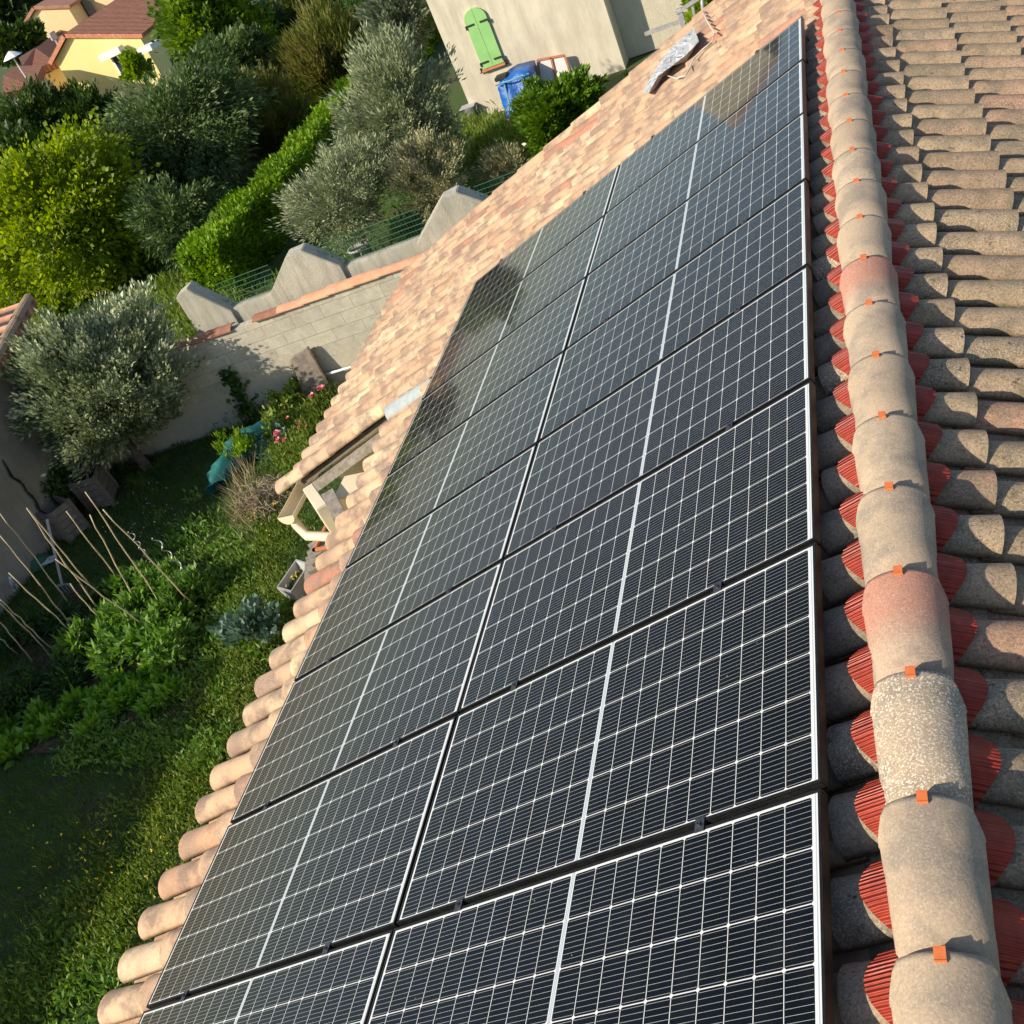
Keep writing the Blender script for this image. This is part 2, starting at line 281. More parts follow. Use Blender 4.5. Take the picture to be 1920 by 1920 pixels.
# ------------------------------------------------------------------ object helpers
def tagd(o, label=None, cat=None, group=None, kind=None):
    if label: o['label'] = label
    if cat: o['category'] = cat
    if group: o['group'] = group
    if kind: o['kind'] = kind
    return o
def thing(name, label, cat, loc=(0, 0, 0), rot=(0, 0, 0), group=None):
    o = bpy.data.objects.new(name, None); o.empty_display_size = .2
    o.location = loc; o.rotation_euler = rot; C.objects.link(o)
    return tagd(o, label, cat, group)
def chain_world(o):
    m = Matrix.LocRotScale(o.location, o.rotation_euler.to_quaternion(), Vector((1, 1, 1)))
    while o.parent is not None:
        o = o.parent; m = Matrix.LocRotScale(o.location, o.rotation_euler.to_quaternion(), Vector((1, 1, 1))) @ m
    return m
class MB:
    """collects shapes in world (or a thing's own) coordinates"""
    def __init__(s): s.v = []; s.f = []; s.tint = []; s.n = 0; s.fr = []
    def add(s, v, f, tint=None):
        k = s.n; s.v.extend([tuple(map(float, a)) for a in v]); s.n += len(v); s.f.extend([tuple(i+k for i in a) for a in f])
        s.tint.extend(tint if tint is not None else [(0.5, .5, .5)]*len(v)); return s
    def box(s, c, d, rz=0, mat=None):
        hx, hy, hz = d[0]/2, d[1]/2, d[2]/2; ca, sa = math.cos(rz), math.sin(rz); v = []
        for x, y, z in ((-hx, -hy, -hz), (hx, -hy, -hz), (hx, hy, -hz), (-hx, hy, -hz), (-hx, -hy, hz), (hx, -hy, hz), (hx, hy, hz), (-hx, hy, hz)):
            if mat is not None: p = mat @ Vector((x, y, z)); v.append((c[0]+p.x, c[1]+p.y, c[2]+p.z))
            else: v.append((c[0]+x*ca-y*sa, c[1]+x*sa+y*ca, c[2]+z))
        return s.add(v, [(0, 3, 2, 1), (4, 5, 6, 7), (0, 1, 5, 4), (1, 2, 6, 5), (2, 3, 7, 6), (3, 0, 4, 7)])
    def bar(s, a, b, w, h, up=(0, 0, 1)):
        a = Vector(a); b = Vector(b); z = (b-a); ln = z.length; z.normalize(); x = z.cross(Vector(up))
        if x.length < 1e-4: x = z.cross(Vector((1, 0, 0)))
        x.normalize(); y = x.cross(z); m = Matrix((x, y, z)).transposed()
        return s.box((a+b)/2, (w, h, ln), mat=m)
    def tube(s, pts, r, seg=6, cap=True):
        pts = [Vector(p) for p in pts]; rs = r if isinstance(r, (list, tuple)) else [r]*len(pts); v = []; f = []
        for i, p in enumerate(pts):
            t = (pts[min(i+1, len(pts)-1)]-pts[max(i-1, 0)]).normalized()
            x = t.cross(Vector((.13, .21, .97))); x = x.normalized() if x.length > 1e-3 else Vector((1, 0, 0)); y = t.cross(x)
            for k in range(seg):
                a = 2*PI*k/seg; v.append(p+(x*math.cos(a)+y*math.sin(a))*rs[i])
        for i in range(len(pts)-1):
            for k in range(seg): f.append((i*seg+k, i*seg+(k+1) % seg, (i+1)*seg+(k+1) % seg, (i+1)*seg+k))
        if cap: f.append(tuple(range(seg))[::-1]); f.append(tuple((len(pts)-1)*seg+k for k in range(seg)))
        return s.add(v, f)
    def lathe(s, c, prof, seg=20):
        v = []; f = []
        for (r, z) in prof:
            for k in range(seg): a = 2*PI*k/seg; v.append((c[0]+r*math.cos(a), c[1]+r*math.sin(a), c[2]+z))
        for i in range(len(prof)-1):
            for k in range(seg): f.append((i*seg+k, i*seg+(k+1) % seg, (i+1)*seg+(k+1) % seg, (i+1)*seg+k))
        return s.add(v, f)
    def prism(s, poly, ext):
        """planar polygon (3-D points) pushed along vector ext"""
        n = len(poly); v = list(poly)+[tuple(Vector(p)+Vector(ext)) for p in poly]
        f = [tuple(range(n))[::-1], tuple(range(n, 2*n))]+[(i, (i+1) % n, n+(i+1) % n, n+i) for i in range(n)]
        return s.add(v, f)
    def build(s, name, mat, parent=None, local=False, smooth=False, loc=None, bevel=0):
        me = bpy.data.meshes.new(name); v = s.v
        if parent is not None and not local:
            inv = chain_world(parent).inverted(); v = [inv @ Vector(a) for a in v]
        elif loc is not None: v = [Vector(a)-Vector(loc) for a in v]
        me.from_pydata([tuple(a) for a in v], [], s.f); me.update()
        if any(t != (0.5, .5, .5) for t in s.tint[:4000:7]) or (s.tint and s.tint[0] != (.5, .5, .5)):
            a = me.color_attributes.new('tint', 'FLOAT_COLOR', 'POINT')
            a.data.foreach_set('color', np.array([(*t, 1) for t in s.tint], np.float32).ravel())
        if smooth: me.polygons.foreach_set('use_smooth', [True]*len(me.polygons))
        bm = bmesh.new(); bm.from_mesh(me); bmesh.ops.recalc_face_normals(bm, faces=bm.faces)
        if bevel: bmesh.ops.bevel(bm, geom=bm.edges[:], offset=bevel, segments=2, affect='EDGES', clamp_overlap=True)
        bm.to_mesh(me); bm.free()
        me.materials.append(mat); o = bpy.data.objects.new(name, me); C.objects.link(o)
        if parent is not None: o.parent = parent
        if loc is not None: o.location = loc
        return o
def np_mesh(name, V, F, mat, rnd=None, parent=None, loc=None, rnd_name='rnd'):
    """V (n,3), F (m,k) -> mesh object"""
    V = np.asarray(V, np.float32)
    if parent is not None: V = V-np.array(chain_world(parent).translation, np.float32)
    elif loc is not None: V = V-np.array(loc, np.float32)
    me = bpy.data.meshes.new(name); m, k = F.shape
    me.vertices.add(len(V)); me.vertices.foreach_set('co', V.ravel())
    me.loops.add(m*k); me.loops.foreach_set('vertex_index', F.ravel().astype(np.int32))
    me.polygons.add(m); me.polygons.foreach_set('loop_start', np.arange(0, m*k, k, dtype=np.int32))
    try: me.polygons.foreach_set('loop_total', np.full(m, k, np.int32))
    except Exception: pass
    me.update(calc_edges=True)
    if rnd is not None:
        a = me.attributes.new(rnd_name, 'FLOAT', 'FACE'); a.data.foreach_set('value', np.asarray(rnd, np.float32))
    me.materials.append(mat); o = bpy.data.objects.new(name, me); C.objects.link(o)
    if parent is not None: o.parent = parent
    if loc is not None: o.location = loc
    return o
def unit(a): return a/np.maximum(np.linalg.norm(a, axis=1, keepdims=True), 1e-9)
def leaf_arrays(P, D, ln, wd, rnd):
    """one diamond leaf per row: base P, direction D"""
    n = len(P); D = unit(D); a = unit(np.cross(D, RNG.normal(size=(n, 3))))
    ln = np.asarray(ln).reshape(-1, 1); wd = np.asarray(wd).reshape(-1, 1)
    nn = np.cross(D, a)
    V = np.stack([P, P+D*ln*.45+a*wd*.5, P+D*ln+nn*ln*.12, P+D*ln*.45-a*wd*.5], 1).reshape(-1, 3)
    F = np.arange(4*n).reshape(n, 4); return V, F, rnd
def crown_arrays(c, r, ncl, m, size, aspect=.45, rc=.28, droop=0., upb=.3, shell=.55, seed=None, flat=None, squash=1.):
    c = np.array(c, float); r = np.array(r, float)
    nl = 18; lc = unit(RNG.normal(size=(nl, 3)))*(.45+.36*RNG.random((nl, 1))); lc[0] = 0; lr = .22+.24*RNG.random((nl, 1)); lr[0] = .60
    li = RNG.choice(nl, ncl, p=(lr[:, 0]**2)/(lr[:, 0]**2).sum())
    d = unit(RNG.normal(size=(ncl, 3))); rad = shell+(1-shell)*RNG.random((ncl, 1))**.7
    # lumpy outline
    ph = RNG.random(6)*6.28
    lump = 1+.13*np.sin(3*d[:, :1]*2.2+ph[0]+2.5*d[:, 1:2])+.11*np.sin(5*d[:, 1:2]+ph[1]+3*d[:, 2:3])+.07*np.sin(9*d[:, 2:3]+ph[2]+6*d[:, :1])
    cc = lc[li]+d*rad*lr[li]*lump*1.06
    rcm = rc*float(r.mean())
    k = np.repeat(np.arange(ncl), m)
    off = RNG.normal(size=(ncl*m, 3)); off = unit(off)*(RNG.random((ncl*m, 1))**.5)*.62
    sp_ = unit(unit(cc*r)*.8+RNG.normal(size=(ncl, 3))*.55+np.array([0, 0, .35+upb*.4-droop*.9]))[k]; off = off+sp_*(RNG.random((ncl*m, 1))*2.1-.7)*.85
    csz = (.55+.75*RNG.random((ncl, 1)))[k]
    P = c+cc[k]*r+off*rcm*csz*np.array([1, 1, .8])
    D = unit(off)*.9+unit(cc*r)[k]*.8+RNG.normal(size=off.shape)*.45+np.array([0, 0, upb-droop])+sp_*.5
    rn = np.clip(.46+(RNG.random(nl)-.5)[li][k]*.35+(RNG.random(ncl)-.5)[k]*.5+RNG.normal(size=ncl*m)*.2, 0, 1)
    s = size*(.45+.9*RNG.random(ncl*m)); return leaf_arrays(P, D, s, s*aspect, rn)
def join(*arr):
    V = []; F = []; Rn = []; n = 0
    for v, f, r in arr: V.append(v); F.append(f+n); Rn.append(r); n += len(v)
    return np.concatenate(V), np.concatenate(F), np.concatenate(Rn)
def trunk_mb(base, top, r0, crown_r, nb=7, seed=1):
    rg = random.Random(seed); mb = MB(); b = Vector(base); t = Vector(top)
    mid = b.lerp(t, .5)+Vector((rg.uniform(-.1, .1), rg.uniform(-.1, .1), 0))*max(crown_r)
    mb.tube([b, b.lerp(mid, .5), mid, t], [r0, r0*.8, r0*.62, r0*.3], 8)
    for i in range(nb):
        s = mid.lerp(t, rg.uniform(-.2, .8)); a = rg.uniform(0, 2*PI)
        e = Vector(top)+Vector((math.cos(a)*crown_r[0]*.7, math.sin(a)*crown_r[1]*.7, rg.uniform(-.3, .7)*crown_r[2]))
        mb.tube([s, s.lerp(e, .5)+Vector((0, 0, .06*crown_r[2])), e], [r0*.38, r0*.24, r0*.07], 5)
    return mb
def tree(name, label, cat, px, py, rpx, rpy, y, mat, size, ncl=260, m=60, rdepth=None, group=None, ground=GZ, trunk=True, r0=None, lift=None, **kw):
    c = aty(px, py, y); dd = depth(c); rx = rpx*dd/FPX; rz = rpy*dd/FPX; ry = rdepth or rx
    if lift is not None: c[2] = lift
    c = np.array([c[0], c[1], max(c[2], ground+rz*.75)]) if False else c
    rt = thing(name, label, cat, (c[0], c[1], ground), group=group)
    if trunk:
        trunk_mb((c[0], c[1], ground), (c[0], c[1], c[2]), r0 or max(.05, rx*.06), (rx, ry, rz)).build('trunk', M['bark'], rt)
    V, F, rn = crown_arrays(c, (rx, ry, rz), ncl, m, size, **kw)
    keep = np.repeat(V.reshape(-1, 4, 3)[:, :, 2].min(1) > ground+.02, 4); fk = keep.reshape(-1, 4)[:, 0]
    V = V.reshape(-1, 4, 3)[fk].reshape(-1, 3); rn = rn[fk]; F = np.arange(len(V)).reshape(-1, 4)
    np_mesh('crown', V, F, mat, rn, rt); return rt

# ================================================================== the setting
def ground_mat():
    m, n, b = newmat('garden_ground')
    f = noise(n, .8, 8, None, .65); f2 = noise(n, 9, 8, None, .7); f3 = noise(n, 60, 4, None, .7)
    grass = ramp(n, f3, [(.3, (.030, .060, .010)), (.7, (.07, .12, .022))])
    soil = ramp(n, f2, [(.3, (.045, .030, .020)), (.7, (.15, .105, .07))])
    k = ramp(n, mth(n, 'ADD', f, mth(n, 'MULTIPLY', f2, .25)), [(.44, (0, 0, 0)), (.6, (1, 1, 1))])
    n.links.new(mix(n, k, soil, grass), b.inputs['Base Color']); b.inputs['Roughness'].default_value = .95
    bump(n, b, f2, .8, .06); return m
gv = []; gf = []
xs = np.concatenate([[-900, -300, -120], np.linspace(-60, 20, 41), [120, 400, 900]]); ys = np.concatenate([[-300, -60], np.linspace(-20, 60, 41), [140, 400, 1500]])
rg = np.random.default_rng(3)
for j, yy in enumerate(ys):
    for i, xx in enumerate(xs): gv.append((xx, yy, GZ+(rg.uniform(-.05, .02) if abs(xx+20) < 40 and yy < 60 else 0)))
nx = len(xs)
for j in range(len(ys)-1):
    for i in range(nx-1): gf.append((j*nx+i, j*nx+i+1, (j+1)*nx+i+1, (j+1)*nx+i))
tagd(MB().add(gv, gf).build('ground', ground_mat(), smooth=True), kind='structure')
# vegetable bed of bare dark earth, sheet just above the ground
bed = MB(); A = [atz(*p, GZ) for p in ((0, 1290), (120, 1110), (300, 1060), (480, 1010), (530, 1080), (430, 1290), (300, 1400), (0, 1420))]
bed.add([(a[0], a[1], GZ+.024) for a in A], [tuple(range(len(A)))])
tagd(bed.build('soil_bed', pm('dug_earth', (.045, .028, .018), (.13, .085, .055), 9, .95, 1., .05, 30)), kind='structure')
pt = MB(); A = [atz(*p, GZ) for p in ((850, 235), (965, 222), (1010, 240), (975, 262), (880, 262))]
pt.add([(a[0], a[1], GZ+.03) for a in A], [tuple(range(len(A)))])
tagd(pt.build('terrace', pm('dusty_terrace', (.26, .21, .17), (.36, .30, .24), 4, .95)), kind='structure')
# hills on the horizon
hv = []; hf = []
for i in range(41):
    x = -900+i*40; h = 9+7*math.sin(i*.7)+4*math.sin(i*1.9); hv += [(x, 620, -8), (x, 700, h), (x, 800, -8)]
for i in range(40):
    for k in (0, 1): hf.append((i*3+k, (i+1)*3+k, (i+1)*3+k+1, i*3+k+1))
tagd(MB().add(hv, hf).build('hills', pm('blue_hills', (.14, .19, .22), (.18, .24, .27), .02, 1, 0), smooth=True), kind='structure')

# ================================================================== our house and its tiled roof
PHI = R(22); PITCH = .261; EXPO = .465
house = thing('tiled_house', 'low house in the foreground with canal tile roof under the solar panels', 'house', (0, 0, GZ))
def slope_obj(name, mb, mat, side, smooth=True):
    """mesh given in slope coordinates (X along slope, Y along ridge, Z out of the slope)"""
    c, s = math.cos(PHI), math.sin(PHI)
    if side < 0: mb.v = [(x*c-z*s, y, x*s+z*c) for x, y, z in mb.v]
    else: mb.v = [(AX+x*c+z*s, y, AZ-x*s+z*c) for x, y, z in mb.v]
    return mb.build(name, mat, house, smooth=smooth)
AX, AZ = .28, -.016           # where the two crest planes meet
def barrel(mb, y, u_low, u_up, dirn, w_low, w_up, h_low, h_up, zl, zu, tint, th=.013, seg=10, jy=0., concave=False):
    """half-tube tile from its lower end (u_low) to its upper end (u_up) along the slope X"""
    v = []; t = []; N = seg+1
    for (u, w, h, z, g) in ((u_low, w_low, h_low, zl, 1.), (u_up, w_up, h_up, zu, 0.)):
        for k, (dw, dh) in enumerate(((0, 0), (-th, -th))):
            for i in range(N):
                a = PI*i/seg; ca, sa = math.cos(a), math.sin(a)
                sa = -sa if concave else sa
                yy = y+(jy if g < .5 else 0)+(w+dw)*ca
                zz = z+(h+(-dh if concave else dh))*sa
                v.append((u, yy, zz)); t.append((tint[0], g, tint[1]))
    f = []
    o0, i0, o1, i1 = 0, N, 2*N, 3*N
    for i in range(seg):
        f.append((o0+i, o0+i+1, o1+i+1, o1+i)); f.append((i0+i, i1+i, i1+i+1, i0+i+1))
    v += [v[i] for i in range(2*N)]; t += [t[i] for i in range(2*N)]; r0 = 4*N
    for i in range(seg): f.append((r0+i, r0+N+i, r0+N+i+1, r0+i+1))
    f.append((o0, o1, i1, i0)); f.append((o0+seg, i0+seg, i1+seg, o1+seg))
    mb.add(v, f, t)
CREST = -.10; DECK = -.215
rr = random.Random(5)
left = MB(); shade_strip = MB()
EAVE, EXT = -4.70, -6.56; YV = -1.10; YEND = 3.45
ncol = int((YEND+12)/PITCH)
cols = [-7.17+PITCH*k for k in range(-18, 41)]
blue = MB()
for y in cols:
    if y > YEND: continue
    u0 = EXT if y > YV+.05 else EAVE
    u = u0; k = 0
    while u < .30:
        jx = rr.uniform(-.03, .03) if k else rr.uniform(-.015, .015)
        under = (u > -3.75 and u+EXPO < -.12 and y < -.35 and y > -8.6)
        if not under:
            up = min(u+EXPO+.07, .33)
            tv = (rr.random(), rr.random())
            tgt = left if u < -.4 or y > -.2 else shade_strip
            if abs(u-(-5.63)) < .01 and False: pass
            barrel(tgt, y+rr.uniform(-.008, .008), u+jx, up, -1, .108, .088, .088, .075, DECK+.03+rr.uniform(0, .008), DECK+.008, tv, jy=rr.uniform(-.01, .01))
        u += EXPO; k += 1
    # channel tile
    u = u0+.05
    while u < .3:
        if not (u > -3.4 and u+EXPO < -.25 and -8.3 < y < -.5):
            barrel(left if u < -.4 or y > -.2 else shade_strip, y+PITCH/2, u, min(u+EXPO+.06, .33), -1, .085, .10, .05, .055, DECK+.05, DECK+.045, (rr.random(), rr.random()), th=.01, seg=6, concave=True)
        u += EXPO
slope_obj('roof_tiles', left, M['tile_new'], -1)
slope_obj('roof_tiles', shade_strip, M['tile_shade'], -1)  # tiles between panels and ridge, panel shade put into their colour
# one pale blue-white cover tile laid on top, beside the panels (photo: 755,740)
bt = MB(); barrel(bt, .52-.52+(-.02), -4.72, -4.10, -1, .112, .10, .10, .088, DECK+.055, DECK+.045, (.5, .5))
# locate it by its pixel on the crest plane
def plane_pt(px, py, Z):
    d = ray((px, py)); n_ = np.array([-math.sin(PHI), 0, math.cos(PHI)]); k = (Z-CW@n_)/(d@n_); w = CW+k*d
    return (w[0]*math.cos(PHI)+w[2]*math.sin(PHI), w[1], Z)
a_ = plane_pt(735, 765, -.07)
bt = MB(); barrel(bt, -1.40, -4.72, -4.12, -1, .119, .10, .10, .09, DECK+.058, DECK+.03, (.5, .5))
slope_obj('pale_roof_tile', bt, M['wetslate'], -1)['label'] = 'pale blue-white replacement cover tile'
# verge row at the near end of the lower roof part: covers laid over the edge, bigger
vg = MB(); u = EXT-.16
while u < -4.35:
    barrel(vg, YV-.01, u, min(u+.52, -3.87), -1, .122, .105, .105, .095, DECK+.055, DECK+.04, (rr.random()*.9, rr.random())); u += .45
slope_obj('verge_tiles', vg, M['tile_new'], -1)
# far verge row
vg = MB(); u = EXT-.02
while u < .1:
    barrel(vg, YEND+.06, u, u+.53, -1, .115, .10, .10, .09, DECK+.05, DECK+.035, (rr.random()*.9, rr.random())); u += EXPO
slope_obj('verge_tiles', vg, M['tile_new'], -1)
# deck under the tiles
dk = MB()
dk.box(((EAVE+.06+.3)/2, (-12+YEND)/2, DECK-.035), (.3-EAVE-.06, YEND+12, .05))
dk.box(((EXT+.06+EAVE)/2, (YV+YEND)/2, DECK-.036), (EAVE-EXT-.06, YEND-YV-.04, .05))
slope_obj('roof_deck', dk, M['deck'], -1, False)
# right-hand slope: older tiles
right = MB()
for k in range(-16, 44):
    y = -6.50+PITCH*k
    if y > YEND: break
    u = .375; first = True; lo = 0.
    while u < 3.6:
        up = max(lo-.06, .06); jx = rr.uniform(-.012, .012)
        barrel(right, y+rr.uniform(-.006, .006), u+jx, up, 1, .100, .083, .088, .074, DECK+.115-.105+.03+rr.uniform(0, .01), DECK+.012, (rr.random(), rr.random()), jy=rr.uniform(-.008, .008))
        lo = u; u += .445
    u = .3; lo = .1
    while u < 3.6:
        barrel(right, y+PITCH/2, u, lo-.05, 1, .075, .09, .045, .05, DECK+.05, DECK+.045, (rr.random(), rr.random()), th=.01, seg=6, concave=True); lo = u; u += .445
# (slope coordinates of this side measured from the crest line: drop by the crest height)
right.v = [(x, y, z-CREST) for x, y, z in right.v]
slope_obj('roof_tiles', right, M['tile_old'], 1)
dk = MB(); dk.box((1.85, (-12+YEND)/2, DECK-CREST-.035), (3.7, YEND+12, .05)); slope_obj('roof_deck', dk, M['deck'], 1, False)

# ridge tiles, each with its orange clip; widest end away from us, laid over the next one
def ridge_mesh(w_far, w_near, tint):
    mb = MB(); seg = 18; N = seg+1; v = []; t = []; ln = .50
    rows = [(0., w_far, 1.0), (.016, w_far, 1.), (.05, w_far-.003, .98), (.25, (w_far+w_near)/2, .93), (ln, w_near, .86)]
    for (d, w, hs) in rows:
        for th in (0, .015):
            for i in range(N):
                a = PI*i/seg; cut0 = max(0, (abs(math.cos(a))-.82))*.16/.18+d*.3     # clipped corners at the far rim
                x = -(w-th)*math.cos(a); z = (.107*hs-th)*math.sin(a) - (.022*d/ln)
                v.append((x, -max(d, cut0*.5 if d < .1 else 0), z)); t.append((tint[0], d, tint[1]))
    nr = len(rows); f = []
    for r in range(nr-1):
        for th in range(2):
            for i in range(seg):
                a = (r*2+th)*N+i; b = ((r+1)*2+th)*N+i; f.append((a, a+1, b+1, b) if th == 0 else (a, b, b+1, a+1))
    for i in range(seg): f.append((i, N+i, N+i+1, i+1)); e = (nr-1)*2*N; f.append((e+i, e+i+1, e+N+i+1, e+N+i))
    mb.add(v, f, t); return mb
for k in range(-4, 26):
    y = -7.941+.44*k
    tone = {1: .55, 2: .2, 3: .96, 4: .5, 5: .3, 6: .62, 7: .35, 8: .93, 9: .7, 10: .45}.get(k, rr.random()*.93)
    mb = ridge_mesh(.136, .113, (tone, {2: .97, 1: .4, 3: .6}.get(k, rr.random()*.86)))
    ox = AX+rr.uniform(-.004, .004); jz = rr.uniform(-.003, .003); ja = R(rr.uniform(-.9, .9))
    mb.v = [(ox+x*math.cos(ja)-yy*math.sin(ja), y+x*math.sin(ja)+yy*math.cos(ja), -.037+jz+z) for x, yy, z in mb.v]
    o = mb.build('ridge_tile', M['tile_ridge'], house, smooth=True)
    cl = MB(); zc = -.037+.107
    cl.box((ox, y-.010, zc+.005), (.028, .030, .005)); cl.box((ox, y+.0075, zc-.004), (.028, .005, .022)); cl.box((ox, y-.026, zc+.003), (.028, .004, .009))
    cl.build('ridge_clip', M['clip'], o)
# red pleated strip dressed down over the covers on both sides
def strip(side):
    y0l = -7.17 if side < 0 else -6.50
    mb = MB(); ys_ = np.arange(-9.6, YEND, PITCH/18); NX = 7; v = []; f = []
    for yy in ys_:
        ph = ((yy-y0l)/PITCH+.5) % 1-.5; q = ph*PITCH; w = .114
        prof = math.sqrt(max(0, 1-(q/w)**2)) if abs(q) < w else 0
        if side < 0: edge = (AX-.225)+(1-max(0, math.cos(ph*PI))**.9)*.08; top = AX-.03      # X of scalloped edge (slope coords approx)
        for i in range(NX):
            t = i/(NX-1)
            zz = DECK+.034+.092*prof+.006+.003*math.sin(yy*240)
            if side < 0:
                X = edge*t+(.26)*(1-t); v.append((X, yy, zz+(1-t)*.012))
            else:
                e2 = .215-(1-max(0, math.cos(ph*PI))**.9)*.07
                v.append((.02+(e2-.02)*t, yy, zz-CREST+(1-t)*.012))
    n = len(ys_)
    for j in range(n-1):
        for i in range(NX-1): f.append((j*NX+i, j*NX+i+1, (j+1)*NX+i+1, (j+1)*NX+i))
    mb.add(v, f); return slope_obj('ridge_strip', mb, M['red'], side)
strip(-1); strip(1)
# walls
wl = MB(); zt = lambda x: x*math.tan(PHI)-.30
xw0, xw1, xe = -4.15, 5.2, -5.75
sec = [(xw0, GZ), (xw1, GZ), (xw1, zt(.28)-(xw1-.28)*math.tan(PHI)), (.28, zt(.28)), (xw0, zt(xw0))]
wl.prism([(x, -12, z) for x, z in sec], (0, YEND-.12+12, 0)); wl.build('wall', M['cream'], house)
wl = MB(); sec = [(xe, GZ), (xw0-.003, GZ), (xw0-.003, zt(xw0)-.01), (xe, zt(xe)-.01)]
wl.prism([(x, YV+.42, z) for x, z in sec], (0, YEND-.14-YV-.42, 0)); wl.build('wall', M['cream'], house)
# rake beam below the near verge of the low roof, with rafters behind it
bm_ = MB(); cs, sn = math.cos(PHI), math.sin(PHI)
def sp(X, Y, Z): return (X*cs-Z*sn, Y, X*sn+Z*cs)
bm_.bar(sp(-6.42, YV-.06, -.345), sp(-4.30, YV-.06, -.345), .075, .17, up=(0, 1, 0)); bm_.build('rake_beam', M['beam'], house)
bb_ = MB(); bb_.bar(sp(-6.40, YV+.01, -.262), sp(-4.3, YV+.01, -.262), .022, .06, up=(0, 1, 0)); bb_.build('fillet', M['cream_pvc'], house)
q = MB(); a = atz(618, 930, -2.5); b_ = atz(642, 978, -2.55); q.bar(tuple(a), tuple(b_), .13, .13); q.build('purlin', M['beam'], house)
q = MB(); a = atz(640, 925, -2.62); q.box((a[0]+.12, a[1]+.12, (a[2]+GZ)/2), (.42, .40, a[2]-GZ)); q.build('wall_pier', M['cream'], house, bevel=.015)
q = MB(); a = atz(597, 945, -2.7); b_ = atz(625, 985, -2.7); q.bar(tuple(a), tuple(b_), .12, .5); q.build('pilaster', M['cream'], house, bevel=.01)
# gutter of the low roof: open half-round trough ending at the near corner, and its pipe
def trough(y0, y1, x, z, r=.085, name='gutter'):
    mb = MB(); seg = 8; v = []
    for yy in (y0, y1):
        for rr_ in (r, r-.007):
            for i in range(seg+1): a = PI+PI*i/seg; v.append((x+rr_*math.cos(a), yy, z+rr_*math.sin(a)*1.1))
    N = seg+1; f = []
    for i in range(seg): f += [(i, i+1, 2*N+i+1, 2*N+i), (N+i, 3*N+i, 3*N+i+1, N+i+1)]
    f += [(0, 2*N, 3*N, N), (seg, N+seg, 3*N+seg, 2*N+seg)]; f.append(tuple(range(N)))
    mb.add(v, f); return mb.build(name, M['cream_pvc'], house, smooth=False)
gx, gz_ = sp(EXT-.06, 0, -.30)[0], sp(EXT-.06, 0, -.30)[2]
trough(YV-.42, YEND, gx, gz_, .10)
mx, mz = sp(EAVE-.03, 0, -.31)[0], sp(EAVE-.03, 0, -.31)[2]
trough(-12, YV-.35, mx, mz, .085)
p0 = Vector((gx, YV-.33, gz_-.09)); dp = MB()
dp.tube([p0, p0+Vector((.02, -.02, -.10)), p0+Vector((.12, -.10, -.2)), p0+Vector((.55, -.14, -.28)), p0+Vector((.78, -.10, -.34)), p0+Vector((.86, .02, -.5)), p0+Vector((.88, .03, -2.1))], .055, 12)
dp.build('downpipe', M['cream_pvc'], house, smooth=True)
for d_, w_ in ((.45, .061), (.70, .061)):
    q = MB(); q.tube([p0+Vector((d_-.02, -.13, -.262)), p0+Vector((d_+.02, -.13, -.272))], w_, 12); q.build('pipe_collar', M['cream_pvc'], house)

# ================================================================== solar panels
frame_me = None
def panel_parts():
    fr = MB(); h = .036; w = .0115; z = -h/2
    fr.box((0, PW/2-w/2, z), (PL, w, h)); fr.box((0, -PW/2+w/2, z), (PL, w, h))
    fr.box((PL/2-w/2, 0, z), (w, PW-2*w, h)); fr.box((-PL/2+w/2, 0, z), (w, PW-2*w, h))
    for s_ in (-1, 1):                                   # grooves on the long side faces
        for zz in (-.009, -.017, -.026): fr.box((0, s_*(PW/2+.0012), zz), (PL-.004, .0024, .0030))
    g = MB(); x, y = PL/2-w+.001, PW/2-w+.001; g.add([(-x, -y, -.0022), (x, -y, -.0022), (x, y, -.0022), (-x, y, -.0022), (-x, -y, -.007), (x, -y, -.007), (x, y, -.007), (-x, y, -.007)],
          [(0, 1, 2, 3), (7, 6, 5, 4), (0, 4, 5, 1), (1, 5, 6, 2), (2, 6, 7, 3), (3, 7, 4, 0)])
    cl = MB(); cl.box((0, 0, .002), (.036, .052, .004)); cl.box((0, 0, -.018), (.036, .024, .036))
    cl.lathe((0, 0, .004), [(.0075, 0), (.0075, .007), (.0045, .007), (.0045, .003), (.0001, .003)], 10)
    return fr, g, cl
fr, gl, cl = panel_parts()
ordinal = ['farthest', 'second farthest', 'third farthest', 'fourth farthest', 'fourth nearest', 'third nearest', 'second nearest', 'nearest']
proto = None
def panel_at(col, row):
    global proto
    Xc = -PL/2 if col == 0 else -(3.848-PL/2); Yc = -(row*1.058+PW/2)
    jit = random.Random(col*10+row); loc = sp(Xc+(0.004*jit.uniform(-1, 1) if col else .003*jit.uniform(-1, 1)), Yc, 0)
    side = 'on the ridge side' if col == 0 else 'on the eave side'
    lab = f'{ordinal[row]} black-framed solar panel {side} of the two-column array'
    if proto is None:
        r = thing('solar_panel', lab, 'solar panel', loc, (0, -PHI, 0), 'solar panels on the roof')
        fo = fr.build('frame', M['black_alu'], r, local=True, bevel=.0009); g = gl.build('glass', M['cell'], r, local=True)
        for s_ in (-1, 1):
            c = cl.build('clamp', M['clamp'], r, local=True, bevel=.0007); c.location = (s_*PL*.29-.03, PW/2+.0105, 0)
        proto = r; return
    r = proto.copy(); C.objects.link(r); r.location = loc; r['label'] = lab
    r.rotation_euler = (R(jit.uniform(-.06, .06)), -PHI+R(jit.uniform(-.07, .07)), 0)
    for ch in proto.children:
        c = ch.copy(); C.objects.link(c); c.parent = r
for row in range(8):
    for col in range(2): panel_at(col, row)
